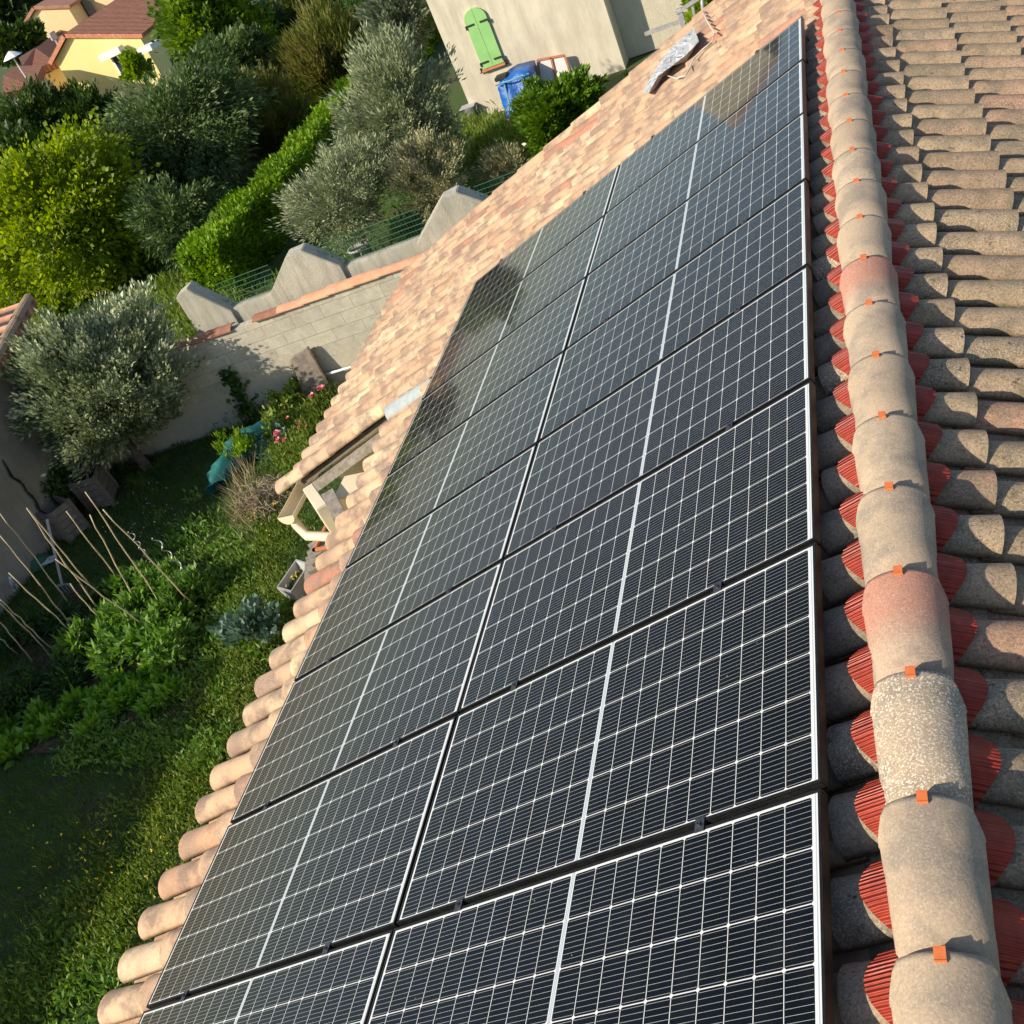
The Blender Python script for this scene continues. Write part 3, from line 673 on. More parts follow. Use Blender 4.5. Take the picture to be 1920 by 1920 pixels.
rl = thing('mounting_rails', 'dark metal mounting rails under the solar panels', 'rail', sp(-1.9, -4.2, -.09), (0, -PHI, 0))
for i, X in enumerate((-.42, -1.50, -2.34, -3.42)):
    q = MB(); q.box((X+1.9, 0, 0), (.04, 8.42, .04)); q.build('rail', M['black_alu'], rl, local=True)

# ================================================================== things on the roof
# crumpled aluminium flashing on the far verge
pa = [plane_pt(x, y, -.06) for x, y in ((1212, 165), (1232, 122), (1262, 95), (1297, 62), (1304, 78), (1308, 88), (1283, 108), (1262, 126), (1243, 146), (1222, 168))]
fl = MB(); cx_ = np.mean([p[0] for p in pa]); cy_ = np.mean([p[1] for p in pa]); rg = random.Random(4); v = []; f = []
RG = 7
for j in range(RG+1):
    t = j/RG
    for p in pa: v.append((cx_+(p[0]-cx_)*t*1.15, cy_+(p[1]-cy_)*t*1.15, -.055+.035*math.sin(p[0]*17+t*5)+rg.uniform(-.02, .03)))
n_ = len(pa)
for j in range(RG):
    for i in range(n_): f.append((j*n_+i, j*n_+(i+1) % n_, (j+1)*n_+(i+1) % n_, (j+1)*n_+i))
fl.add(v, f); fl.v = [sp(*p) for p in fl.v]
o = fl.build('flashing_sheet', M['alu_sheet'], loc=sp(cx_, cy_, -.08), smooth=True); tagd(o, 'crumpled silver flashing sheet on the far edge of the roof', 'flashing')
# white cable
cp = [(1319, 22), (1325, 38), (1340, 62), (1335, 78), (1318, 92), (1300, 110), (1293, 128), (1285, 142), (1268, 147), (1252, 142)]
q = MB(); q.tube([sp(*plane_pt(x, y, -.085)) for x, y in cp], .0075, 6)
tagd(q.build('cable', M['white_cable'], loc=sp(*plane_pt(1300, 110, -.1)), smooth=True), 'thin white cable lying loose on the tiles beside the silver sheet', 'cable')
# antenna bracket just beyond the verge
YA = 4.0; bpt = lambda x, y, yy=YA: Vector(aty(x, y, yy))
br = thing('antenna_bracket', 'galvanised steel mast bracket standing beyond the far roof edge', 'bracket', tuple(bpt(1300, 60)))
q = MB(); q.bar(bpt(1209, 64), bpt(1282, 38), .045, .02, up=(0, 1, 0)); q.build('arm', M['galv'], br)
for (a, b) in (((1268, 24), (1326, -14)), ((1281, 58), (1324, 36))):
    q = MB(); q.bar(bpt(*a), bpt(*b), .03, .075, up=(0, 1, 0)); q.build('flat_bar', M['galv'], br)
q = MB(); q.bar(bpt(1272, 16), bpt(1286, 60), .06, .05, up=(0, 1, 0)); q.build('back_plate', M['galv'], br)
q = MB(); q.bar(bpt(1297, 6), bpt(1306, 48), .03, .04, up=(0, 1, 0)); q.build('spacer', M['galv'], br)
q = MB(); q.tube([bpt(1312, -40), bpt(1324, 66)], .026, 10); q.build('mast', M['galv'], br, smooth=True)
for (a, b) in (((1279, 22), (1283, 30)), ((1284, 40), (1288, 48))):
    q = MB(); q.tube([bpt(*a)-Vector((0, .04, 0)), bpt(*b)-Vector((0, .05, 0))], .016, 8); q.build('bolt', M['steel'], br)
# dark sloping roof edge and a shrub behind the bracket
q = MB(); A = [aty(x, y, 6.2) for x, y in ((1303, 60), (1335, 40), (1400, -10), (1400, -60), (1300, -60), (1298, 20))]
# ================================================================== block wall with tile coping
AN = R(9); wd = Vector((math.cos(AN), math.sin(AN), 0)); wn = Vector((-math.sin(AN), math.cos(AN), 0))
WB = Vector(atz(500, 780, GZ)); ZT = -3.29
def onwall(px, py, off=0.):
    d = Vector(ray((px, py))); P = WB+wn*off; k = (P-Vector(CW)).dot(wn)/d.dot(wn); return Vector(CW)+d*k
bw = thing('block_wall', 'concrete block garden wall with orange tile coping', 'wall', tuple(WB))
def block_mat():
    m, n, b = newmat('concrete_blocks')
    tc = node(n, 'ShaderNodeTexCoord'); mp = node(n, 'ShaderNodeMapping'); mp.inputs['Rotation'].default_value = (R(90), 0, 0)
    br_ = node(n, 'ShaderNodeTexBrick'); br_.offset = .5; br_.inputs['Scale'].default_value = 1
    br_.inputs['Brick Width'].default_value = .56; br_.inputs['Row Height'].default_value = .232; br_.inputs['Mortar Size'].default_value = .008; br_.inputs['Mortar Smooth'].default_value = .4
    br_.inputs['Color1'].default_value = (.42, .40, .33, 1); br_.inputs['Color2'].default_value = (.58, .55, .45, 1); br_.inputs['Mortar'].default_value = (.40, .365, .28, 1); br_.inputs['Bias'].default_value = .1
    sx = node(n, 'ShaderNodeSeparateXYZ'); n.links.new(tc.outputs['Object'], sx.inputs[0]); cb = node(n, 'ShaderNodeCombineXYZ')
    n.links.new(sx.outputs[0], cb.inputs[0]); n.links.new(sx.outputs[2], cb.inputs[1])
    wob = noise(n, 5, 3); wv = node(n, 'ShaderNodeVectorMath', operation='SCALE'); ad = node(n, 'ShaderNodeVectorMath', operation='ADD')
    nz = node(n, 'ShaderNodeTexNoise'); nz.inputs['Scale'].default_value = 3; n.links.new(nz.outputs['Color'], wv.inputs[0]); wv.inputs['Scale'].default_value = .05
    n.links.new(cb.outputs[0], ad.inputs[0]); n.links.new(wv.outputs[0], ad.inputs[1]); n.links.new(ad.outputs[0], br_.inputs['Vector'])
    f = noise(n, 14, 8, None, .75); f2 = noise(n, 1.6, 5, None, .6)
    st_ = noise(n, 4.5, 7, None, .75); col = mix(n, mth(n, 'MULTIPLY', ramp(n, st_, [(.38, (0, 0, 0)), (.62, (1, 1, 1))]), .6), br_.outputs['Color'], (.33, .30, .235)); col = mix(n, mth(n, 'MULTIPLY', ramp(n, f, [(.5, (0, 0, 0)), (.62, (1, 1, 1))]), .35), col, (.62, .58, .46)) 
    # smeared render over the lower part of the wall, patches elsewhere
    low = mth(n, 'LESS_THAN', mth(n, 'ADD', sx.outputs[2], mth(n, 'MULTIPLY', mth(n, 'SUBTRACT', f2, .5), 1.6)), .78)
    col = mix(n, mth(n, 'MULTIPLY', low, .93), col, ramp(n, f, [(.3, (.40, .37, .29)), (.7, (.52, .475, .375))]))
    pk = noise(n, 2.3, 6, None, .8, .6); col = mix(n, mth(n, 'MULTIPLY', ramp(n, pk, [(.58, (0, 0, 0)), (.62, (1, 1, 1))]), .55), col, (.58, .54, .42))
    n.links.new(col, b.inputs['Base Color']); b.inputs['Roughness'].default_value = .95
    h = mth(n, 'ADD', mth(n, 'MULTIPLY', mth(n, 'SUBTRACT', 1., br_.outputs['Fac']), mth(n, 'SUBTRACT', 1., low)), mth(n, 'MULTIPLY', f, .5))
    bump(n, b, h, .5, .02); return m
bw.rotation_euler = (0, 0, AN)
q = MB(); q.box((.1, .10, (ZT-GZ)/2-.15), (10.0, .20, ZT-GZ+.3)); q.build('blocks', block_mat(), bw, local=True)
k0 = -4.9; i = 0; rg = random.Random(2)
while k0 < 4.9:
    q = MB(); ln = .47; v = []; N = 7
    tilt = rg.uniform(-.006, .006)
    for xx, lift in ((k0, .016), (k0+ln+.04, 0.)):
        for th in (0, .02):
            for j in range(N):
                a = -1+2*j/(N-1); v.append((xx, .10+a*.155, ZT-GZ+.03+lift+.045*(1-a*a)-th+tilt*j))
    f = []
    for j in range(N-1): f += [(j, j+1, 2*N+j+1, 2*N+j), (N+j, 3*N+j, 3*N+j+1, N+j+1), (j, N+j, N+j+1, j+1), (2*N+j, 2*N+j+1, 3*N+j+1, 3*N+j)]
    f += [(0, 2*N, 3*N, N), (N-1, 2*N-1, 4*N-1, 3*N-1)]
    q.add(v, f); xw = (WB+wd*k0).x
    if not (-10.35 < xw < -9.98):
        q.build('coping_tile', M['coping_old'] if xw < -9.75 else M['coping_orange'], bw, local=True, smooth=False)
    k0 += ln
# grey board leaning on the wall, white pipe, vine
bd = MB(); b0 = onwall(546, 672, -.05); b1 = onwall(578, 650, -.05); b2 = onwall(618, 722, -.22); b3 = onwall(572, 745, -.22)
bd.prism([tuple(p) for p in (b0, b1, b2, b3)], tuple(-wn*.03)); ob = bd.build('leaning_board', M['crate'], loc=tuple(b3)); tagd(ob, 'grey board leaning against the block wall above the pink roses', 'board')
q = MB(); q.bar(onwall(577, 650, -.1), onwall(620, 728, -.24), .03, .05); tagd(q.build('dark_post', M['darkwood'], loc=tuple(onwall(620, 728, -.2))), 'thin dark post leaning on the block wall beside the grey board', 'post')
q = MB(); q.tube([onwall(607, 703, -.12), onwall(700, 676, -.12)], .022, 8); tagd(q.build('white_pipe', M['white_plastic'], loc=tuple(onwall(607, 703, -.12)), smooth=True), 'thin white pipe fixed level along the block wall', 'pipe')
vp_ = [(430, 705), (442, 722), (450, 745), (465, 768), (480, 790)]
P = np.concatenate([np.array(onwall(x, y, -.06))+RNG.normal(size=(45, 3))*np.array([.10, .03, .09]) for x, y in vp_])
V, F, rn = leaf_arrays(P, RNG.normal(size=P.shape)+np.array([0, -.6, .2]), .11, .09, RNG.random(len(P)))
vt = thing('ivy_vine', 'small dark green ivy climbing the shaded part of the block wall', 'vine', tuple(onwall(480, 790, -.05)))
np_mesh('leaves', V, F, L['mid'], rn, vt); q = MB(); q.tube([onwall(x, y, -.02) for x, y in vp_], .012, 5); q.build('stem', M['bark'], vt)

# ================================================================== white fence wall with pointed pillars, just behind
OFF = .50
def onf(px, py): return onwall(px, py, OFF)
fw = thing('pillar_fence_wall', 'low stained rendered wall with three tall pointed pillars behind the block wall', 'wall', (onf(400, 640).x, onf(400, 640).y, GZ))
def zat(px, py): return onf(px, py)
lowz = np.mean([zat(*p).z for p in ((400, 590), (512, 545), (672, 498), (760, 460))])
def fpt(px, py): p = onf(px, py); return p
def pillar(pts, name='pillar'):
    q = MB(); top = [fpt(*p) for p in pts]; poly = [Vector((top[0].x, top[0].y, GZ))]+top+[Vector((top[-1].x, top[-1].y, GZ))]
    poly = [p-wn*.06 for p in poly]; q.prism([tuple(p) for p in poly], tuple(wn*.34)); return q.build(name, M['render_grey'], fw, bevel=.012)
pillar([(331, 556), (352, 538), (368, 548), (436, 580)]); pillar([(508, 548), (536, 480), (566, 467), (640, 496)]); pillar([(782, 455), (828, 372), (856, 358), (920, 380), (948, 392)])
q = MB(); a = fpt(372, 600); b = fpt(1000, 380); a.z = b.z = (lowz+GZ)/2; q.bar(a+wn*.11, b+wn*.11, lowz-GZ, .22, up=(0, 0, 1)) if False else None
aa = Vector((a.x, a.y, 0)); bb_v = Vector((b.x, b.y, 0)); mid = (aa+bb_v)/2
q.box((mid.x+wn.x*.11, mid.y+wn.y*.11, (lowz+GZ)/2), ((bb_v-aa).length, .22, lowz-GZ), AN); q.build('low_wall', M['render_grey'], fw, bevel=.012)
# green welded mesh between the pillars
def mesh_fence(p0, p1, h, label, nw):
    a = fpt(*p0); b = fpt(*p1); a = Vector((a.x, a.y, lowz))+wn*.13; b = Vector((b.x, b.y, lowz))+wn*.13; ln = (b-a).length
    t = thing('wire_fence_panel', label, 'fence', tuple(a), group='green wire fence panels'); q = MB()
    for i in range(6):
        z = .03+h*i/5; q.tube([a+Vector((0, 0, z)), b+Vector((0, 0, z))], .0065, 4)
    q.build('horizontal_wires', M['green_wire'], t); q = MB(); n = int(ln/.055)
    for i in range(n+1):
        p = a.lerp(b, i/n); q.tube([p, p+Vector((0, 0, h))], .0035, 3, cap=False)
    q.build('vertical_wires', M['green_wire'], t)
mesh_fence((420, 575), (520, 540), .42, 'green wire mesh fence in front of the clipped hedge', 30)
mesh_fence((612, 520), (800, 440), .42, 'green wire mesh fence in front of the grey plant pot', 30)
mesh_fence((905, 400), (1010, 350), .42, 'green wire mesh fence running behind the roof edge', 30)

# ================================================================== neighbour's house with green shutters
H = aty(900, 210, 18.6); HX0, HX1, HY = -9.68, -5.40, 18.55; HZ = 2.9
nh = thing('rendered_house', 'tall cream rendered house with a green arched shutter', 'house', ((HX0+HX1)/2, HY, GZ-.2))
q = MB(); q.prism([(HX0, HY, GZ-.2), (HX1, HY, GZ-.2), (HX1, HY, 3.0), (-7.35, HY, 3.0), (-7.36, HY, 1.6), (HX0, HY, .3)], (0, 8, 0)); q.build('front_wall', M['render_white'], nh)
yb = HY+.72; q = MB(); q.box((HX1+.003+2.8, yb+3, (.9+GZ)/2), (5.6, 6, .9-GZ)); q.build('wing_wall', M['render_rough'], nh)
q = MB(); q.prism([(HX0-.3, HY-.05, .20), (-7.38, HY-.05, 1.62), (-7.38, HY-.05, 1.74), (HX0-.3, HY-.05, .32)], (0, 8.3, 0)); q.box(((HX1-7.35)/2, HY+4, 3.05), (HX1+7.45, 8.1, .1)); q.build('roof', M['roof_farlight'], nh)
q = MB(); q.box((HX1+.15+2.8, yb+3, .96), (5.8, 6.3, .1)); q.build('wing_roof', M['roof_farlight'], nh)
# arched shutter
sx0, sx1 = -8.93, -8.33; szb, sza = -3.83, -2.62; ztop = -2.36
for s_ in (0, 1):
    xm = (sx0+sx1)/2; pts = []
    if s_ == 0: pts = [(xm-.004, szb), (xm-.004, ztop)]+[(xm-.3*math.sin(a), sza+(ztop-sza)*math.cos(a)) for a in np.linspace(.12, PI/2, 8)]+[(sx0, szb)]
    else: pts = [(xm+.004, szb), (sx1, szb)]+[(xm+.3*math.sin(a), sza+(ztop-sza)*math.cos(a)) for a in np.linspace(PI/2, .12, 8)]+[(xm+.004, ztop)]
    q = MB(); q.prism([(x, HY-.06, z) for x, z in pts], (0, .05, 0)); sh = q.build('shutter', M['green_paint'], nh)
    for zz in (-2.72, -3.68):
        q = MB(); xx = sx0+.1 if s_ == 0 else sx1-.1; q.box((xx, HY-.07, zz), (.24, .015, .045)); q.box((sx0-.01 if s_ == 0 else sx1+.01, HY-.075, zz-.03), (.035, .02, .10)); q.build('hinge', M['black_iron'], sh)
q = MB(); q.box((xm, HY-.05, szb-.04), (.66, .12, .05)); q.build('sill', M['terracotta'], nh)
for xx in (sx0-.07, sx1+.06):
    q = MB(); q.box((xx, HY-.03, szb-.02), (.03, .05, .12)); q.box((xx, HY-.06, szb-.07), (.09, .02, .02)); q.build('shutter_catch', M['black_iron'], nh)
# blue tarpaulin bundle with straps
tb = aty(958, 185, 17.6); tp = thing('covered_trailer', 'bulky load wrapped in blue tarpaulin and tied with pale straps', 'tarpaulin', (tb[0], 17.6, GZ))
q = MB(); x0, x1 = aty(930, 165, 17.4)[0], aty(992, 140, 17.4)[0]; zt_ = aty(950, 152, 17.4)[2]
rg = random.Random(8); NX_, NZ_ = 9, 9; v = []; f = []
for j in range(NZ_):
    for i in range(NX_):
        u, w = i/(NX_-1), j/(NZ_-1); x = x0+(x1-x0)*u; z = GZ+.12+(zt_-GZ-.12)*w*(.93+.12*math.sin(u*2.6))
        yy = 17.25+.35*w+.06*math.sin(u*9+w*4)+rg.uniform(-.03, .03); v.append((x+rg.uniform(-.02, .02), yy, z))
for j in range(NZ_):
    for i in range(NX_):
        x, yy, z = v[j*NX_+i]; v.append((x, yy+.75-(.0 if j else 0), z+(.02 if j == NZ_-1 else 0)))
B = NX_*NZ_
for j in range(NZ_-1):
    for i in range(NX_-1): a = j*NX_+i; f += [(a, a+1, a+NX_+1, a+NX_), (B+a, B+a+NX_, B+a+NX_+1, B+a+1)]
for i in range(NX_-1): a = (NZ_-1)*NX_+i; f += [(a, a+1, B+a+1, B+a), (i, B+i, B+i+1, i+1)]
for j in range(NZ_-1): a = j*NX_; f += [(a, a+NX_, B+a+NX_, B+a), (a+NX_-1, B+a+NX_-1, B+a+2*NX_-1, a+2*NX_-1)]
q.add(v, f); q.build('tarpaulin', M['tarp_blue'], tp, smooth=True)
for fx, hz in ((.22, 0), (.78, 0), (0, 1)):
    q = MB()
    if hz: q.tube([(x0+(x1-x0)*t, 17.42+.03*math.sin(t*9), GZ+.95) for t in np.linspace(0, 1, 6)], .02, 5)
    else: q.tube([(x0+(x1-x0)*fx, 17.21+.33*t, GZ+.15+(zt_-GZ-.15)*t) for t in np.linspace(0, 1, 6)], .02, 5)
    q.build('strap', M['strap'], tp)
q = MB(); q.box((x0+.12, 17.8, zt_+.04), (.34, .3, .10)); q.build('top_box', M['black_iron'], tp, bevel=.02)
# white framed panel leaning on the wall
wp = thing('framed_panel', 'white panel with red-brown frame leaning on the rendered house wall', 'panel', tuple(aty(1040, 130, 18.3)))
A = [Vector(aty(x, y, 18.35)) for x, y in ((1008, 112), (1058, 103), (1072, 128), (1088, 190), (1020, 200))]
q = MB(); q.prism([tuple(a) for a in A], (0, .04, 0)); q.build('board', M['white_paint'], wp)
for (a, b) in ((A[0], A[1]), (A[0], A[4]), (A[1], A[3]), (A[0].lerp(A[1], .5), A[4].lerp(A[3], .5))):
    q = MB(); q.bar(a-Vector((0, .02, 0)), b-Vector((0, .02, 0)), .05, .03, up=(0, 1, 0)); q.build('frame_bar', M['terracotta'], wp)
# grey bin and box by the wall
gb = thing('grey_bin', 'small dark grey bin at the foot of the house wall behind the olive tree', 'bin', tuple(atz(893, 222, GZ)))
q = MB(); c_ = atz(893, 226, GZ); q.lathe(c_, [(.13, 0), (.17, .02), (.20, .40), (.20, .41), (.17, .41), (.14, .05), (.001, .05)], 18); q.build('body', M['grey_plastic'], gb, smooth=True)
q = MB(); q.box((c_[0]-.06, c_[1], c_[2]+.43), (.44, .34, .03)); q.build('lid', M['graypot'], gb, bevel=.006)
# roofs/darkness behind the bracket: neighbour's low dark roof
q = MB(); A = [aty(x, y, 7.5) for x, y in ((1302, 92), (1420, 0), (1420, -120), (1296, -60))]
# ================================================================== left neighbour: grey rendered outbuilding
gs = thing('grey_outbuilding', 'grey rendered outbuilding along the left side of the garden', 'building', (-16, 0, GZ))
q = MB(); q.prism([(-13.8, 4.85, GZ), (-13.8, 4.85, -1.86), (-13.8, .5, -2.95), (-13.8, .5, GZ)], (-6, 0, 0)); q.build('wall', M['render_shed'], gs)
q = MB(); q.box((-17.2, -12.6, (GZ+.2)/2), (6.8, 11.8, .2-GZ)); q.build('tall_shade_block', M['render_shed'], gs)  # unseen tall block, added to shade the lower left of the garden
q = MB(); q.box((-17.2, -3.10, (GZ-1.9)/2), (6.8, 7.15, -1.9-GZ)); q.build('annex_wall', M['render_shed'], gs)  # unseen stretch, height set by how far its shade reaches over the beds
q = MB(); q.prism([(-13.5, 5.05, -1.72), (-13.5, .3, -2.9), (-13.5, .3, -3.0), (-13.5, 5.05, -1.84)], (-6.5, 0, 0)); q.build('roof', M['roof_farlight'], gs)
vg = MB()
for i in range(9):
    a = Vector((-13.55, 5.0-i*.5, -1.70-i*.5*.2484)); b = a+Vector((0, -.56, -.56*.2484)); mb = MB()
    v = []; N = 9
    for p, w in ((a, .10), (b, .13)):
        for j in range(N): t = PI*j/(N-1); v.append((p.x+w*math.cos(t), p.y, p.z+.11*math.sin(t)+(0 if w < .12 else .02)))
    vg.add(v, [(j, j+1, N+j+1, N+j) for j in range(N-1)], [(rr.random(), .5, .7)]*len(v))
vg.build('verge_tiles', M['tile_old'], gs)
# ================================================================== far houses
def gable(name, label, apex, rt, lf, D, ln, wall, roof, rz=0., over=.25, win=None):
    A = Vector(aty(*apex, D)); B_ = Vector(aty(*rt, D)); L_ = Vector(aty(*lf, D))
    t = thing(name, label, 'house', (A.x, A.y, GZ), group='red roofed houses beyond the trees')
    dirv = Vector((math.sin(rz), math.cos(rz), 0))*ln
    q = MB(); q.prism([(L_.x, D, GZ), (B_.x, D, GZ), tuple(B_), tuple(A), tuple(L_)], tuple(dirv)); q.build('wall', wall, t)
    for P_, Q_ in ((A, B_), (A, L_)):
        e = (Q_-P_).normalized(); n = Vector((0, 1, 0)).cross(e); n = n if n.z > 0 else -n
        P2 = P_; Q2 = Q_+e*over; q = MB(); s0 = dirv.normalized()*(-over)
        q.prism([tuple(P2+n*.03+s0), tuple(Q2+n*.03+s0), tuple(Q2+n*.22+s0), tuple(P2+n*.22+s0)], tuple(dirv*(1+2*over/ln))); ro = q.build('roof', roof, t)
    return t, A, B_, L_, dirv
t, A, B_, L_, dv = gable('yellow_house', 'bright yellow gabled house with white window nearest behind the trees', (127, 70), (262, 70), (104, 114), 40, 15, M['yellow_wall'], M['roof_far'], -R(10))
w_ = Vector(aty(231, 118, 39.9)); q = MB(); q.box((w_.x, 39.9, w_.z), (.95, .12, 1.2)); wn_ = q.build('window', M['white_paint'], t)
q = MB(); q.box((w_.x, 39.83, w_.z-.05), (.72, .04, .9)); q.build('pane', M['window'], wn_)
q = MB(); q.box((w_.x, 39.80, w_.z), (.07, .05, 1.0)); q.build('mullion', M['white_paint'], wn_)
q = MB(); q.box((w_.x-.1, 39.6, w_.z+.62), (1.3, .5, .3)); q.build('shutter_box', M['white_paint'], t)
q = MB(); a = Vector(aty(266, 78, 39.8)); q.box((a.x+.3, 39.4, a.z-.3), (1.1, .9, .25)); q.box((a.x-.1, 39.3, a.z-.9), (.14, .14, 1.3)); q.build('porch_bracket', M['white_paint'], t)
t, A, B_, L_, dv = gable('peach_house', 'peach coloured gabled house with a grey shuttered window in the distance', (68, 17), (128, 15), (44, 58), 56, 12, M['peach_wall'], M['roof_farlight'], -R(10))
w_ = Vector(aty(146, 19, 58)); q = MB(); q.box((w_.x, 58, w_.z), (1.3, .1, 1.2)); wn_ = q.build('window', M['window'], t)
for dx in (-.95, .95): q = MB(); q.box((w_.x+dx, 57.9, w_.z), (.55, .08, 1.2)); q.build('shutter', M['grey_plastic'], wn_)
wx = Vector(aty(128, 15, 56)); q = MB(); q.box((wx.x+3.4, 62.1, (wx.z-.2+GZ)/2), (6.6, 8, wx.z-.2-GZ)); q.build('side_wing', M['peach_wall'], t)
gable('low_red_house', 'small gabled red roof between the peach and yellow houses', (187, 13), (204, 18), (150, 50), 62, 8, M['peach_wall'], M['roof_far'], -R(10))
gable('pale_yellow_house', 'pale yellow house at the top of the picture behind the bright yellow one', (252, 2), (360, -4), (236, 30), 52, 12, M['yellow_wall'], M['roof_far'], -R(10))
def slab_house(name, label, pts, wallmat, roofmat, th=.35):
    P = [Vector(aty(x, y, D)) for x, y, D in pts]; lo = min(p.z for p in P); t = thing(name, label, 'house', (P[0].x, P[0].y, GZ), group='red roofed houses beyond the trees')
    q = MB(); q.prism([tuple(p) for p in P], (0, 0, -th)); q.build('roof', roofmat, t)
    c = sum(P, Vector())/len(P); q = MB(); q.prism([(c.x+(p.x-c.x)*.85, c.y+(p.y-c.y)*.85, GZ) for p in P], (0, 0, lo-th-GZ)); q.build('wall', wallmat, t)
slab_house('red_roof_house', 'wide low house with a long red roof left of the yellow house', [(67, 90, 46), (112, 56, 56), (128, 70, 50), (104, 116, 42.5), (59, 130, 41)], M['peach_wall'], M['roof_far'])
slab_house('brown_roof_house', 'house with a short brownish roof under the dark round tree', [(35, 108, 45), (66, 89, 50), (57, 130, 42), (42, 124, 42)], M['peach_wall'], M['roof_farlight'])
slab_house('corner_house', 'low pale red roof at the left picture edge above the conifers', [(6, 140, 36), (30, 124, 39), (80, 122, 39), (60, 162, 33), (5, 175, 32)], M['render_white'], M['roof_far'])
# street lamp
lp = thing('street_lamp', 'pale grey street lamp among the red roofs', 'lamp', tuple(aty(114, 92, 44)))
q = MB(); q.tube([aty(140, 128, 44), aty(114, 92, 44), aty(101, 70, 44)], [.09, .08, .06], 8); q.build('pole', M['graypot'], lp)
q = MB(); q.bar(aty(103, 74, 44), aty(96, 60, 44), .5, .14); q.build('lamp_head', M['graypot'], lp, bevel=.03)
pr_ = thing('parasol', 'closed-up white parasol beside the small corner house', 'parasol', tuple(aty(18, 105, 33)))
q = MB(); c_ = aty(18, 98, 33); q.lathe(c_, [(.45, -.22), (.25, -.07), (.02, .05)], 10); q.build('canopy', M['white_paint'], pr_)
q = MB(); q.tube([tuple(c_), (c_[0], c_[1], c_[2]-2.2)], .03, 6); q.build('pole', M['white_paint'], pr_)

# ================================================================== trees and shrubs
tree('lime_green_tree', 'broad bright lime-green tree at the left picture edge', 'tree', 125, 430, 172, 185, 15.0, L['lime'], .145, 900, 66, aspect=.75, rc=.22, droop=.5)
tree('silvery_tree', 'large dark silvery-leaved tree mass in the centre of the gardens', 'tree', 330, 262, 185, 112, 19.5, L['willow'], .2, 760, 58, aspect=.28, rc=.22, droop=.5)
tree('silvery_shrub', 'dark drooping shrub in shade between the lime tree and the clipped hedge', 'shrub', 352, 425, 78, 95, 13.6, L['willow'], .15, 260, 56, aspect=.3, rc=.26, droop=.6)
tree('conifer', 'dark conifer hedge tree left of the yellow house', 'tree', 45, 235, 85, 70, 24, L['dark'], .17, 460, 50, aspect=.3, rc=.24, upb=1.2)
tree('conifer', 'slim dark green conifer directly below the yellow house', 'tree', 150, 215, 65, 62, 25, L['dark'], .17, 330, 50, aspect=.3, rc=.26, upb=1.2)
tree('broadleaf_tree', 'tall fresh green tree reaching the top edge beside the yellow house', 'tree', 400, 45, 115, 100, 29, L['fresh'], .22, 640, 52, aspect=.55, rc=.2)
tree('grey_green_tree', 'grey-green tree in front of the tall fresh green tree', 'tree', 430, 130, 85, 60, 26, L['willow'], .24, 220, 50, aspect=.4, rc=.26)
tree('yellow_green_shrub', 'small yellow-green shrub below the white window of the yellow house', 'shrub', 256, 128, 26, 24, 30, L['yellowgreen'], .18, 90, 45, aspect=.5)
tree('rusty_tree', 'rusty brown-green tree top at the top edge behind the reeds', 'tree', 590, 20, 85, 60, 34, L['reed'], .28, 220, 50, aspect=.6)
tree('reed_thicket', 'tall feathery rust-tipped thicket behind the long hedge', 'shrub', 620, 130, 110, 95, 27, L['reed'], .30, 520, 64, aspect=.12, rc=.22, upb=1.1, trunk=False)
tree('reed_thicket', 'shaded feathery thicket below the rust-tipped one', 'shrub', 500, 245, 100, 75, 22, L['reed'], .26, 400, 60, aspect=.14, rc=.24, upb=1., trunk=False)
tree('grey_olive_tree', 'dark grey-green olive tree touching the corner of the rendered house', 'tree', 752, 45, 70, 72, 19.5, L['olive_dark'], .16, 260, 60, aspect=.3, rc=.25)
tree('olive_tree', 'big round silvery olive tree in front of the green shutter', 'tree', 752, 205, 122, 118, 13.6, L['olive'], .125, 460, 85, aspect=.26, rc=.22, upb=.6)
tree('olive_tree', 'lower spiky olive tree spreading left above the fence wall', 'tree', 640, 365, 110, 84, 10.8, L['olive'], .105, 330, 80, aspect=.24, rc=.26, upb=.5)
tree('dry_shrub', 'pale dry shrub between the two olive trees and the pointed pillar', 'shrub', 800, 330, 74, 66, 11.0, L['dry'], .09, 220, 62, aspect=.3, rc=.3, upb=.7)
tree('dry_shrub', 'thin brown-grey shrub left of the glossy round bush', 'shrub', 945, 305, 42, 38, 11.8, L['dry'], .09, 90, 42, aspect=.2, rc=.35, upb=1.)
tree('glossy_bush', 'dense round glossy green bush beside the blue tarpaulin', 'shrub', 1060, 212, 76, 76, 12.4, L['bush'], .115, 520, 70, aspect=.5, rc=.2)
tree('far_pine', 'dark round-topped tree left of the peach house', 'tree', 32, 82, 46, 25, 52, L['dark'], .5, 160, 45, aspect=.6, rc=.25)
tree('far_tree', 'tall dark tree in the top left corner', 'tree', 18, 22, 52, 42, 80, L['far'], 1.0, 200, 40, aspect=.6, rc=.25)
tree('far_tree', 'green treetop between the peach and pale yellow houses', 'tree', 185, 2, 26, 16, 66, L['mid'], .6, 90, 40, aspect=.6)
tree('silver_edged_shrub', 'very large grey-green shrub with pale leaf edges by the block wall', 'shrub', 172, 735, 186, 160, 4.1, L['eleagnus'], .09, 950, 85, aspect=.42, rc=.17, upb=.7, shell=.5, rdepth=1.9)
tree('verge_shrub', 'small dark shrub beside the corner of the rendered house and the roof edge', 'shrub', 1183, 146, 10, 9, 12.5, L['mid'], .1, 20, 30)
tree('yellow_shrub', 'bright yellow-green shrub seen through the antenna bracket', 'shrub', 1330, 10, 45, 34, 16, L['yellowgreen'], .16, 120, 50, ground=GZ)
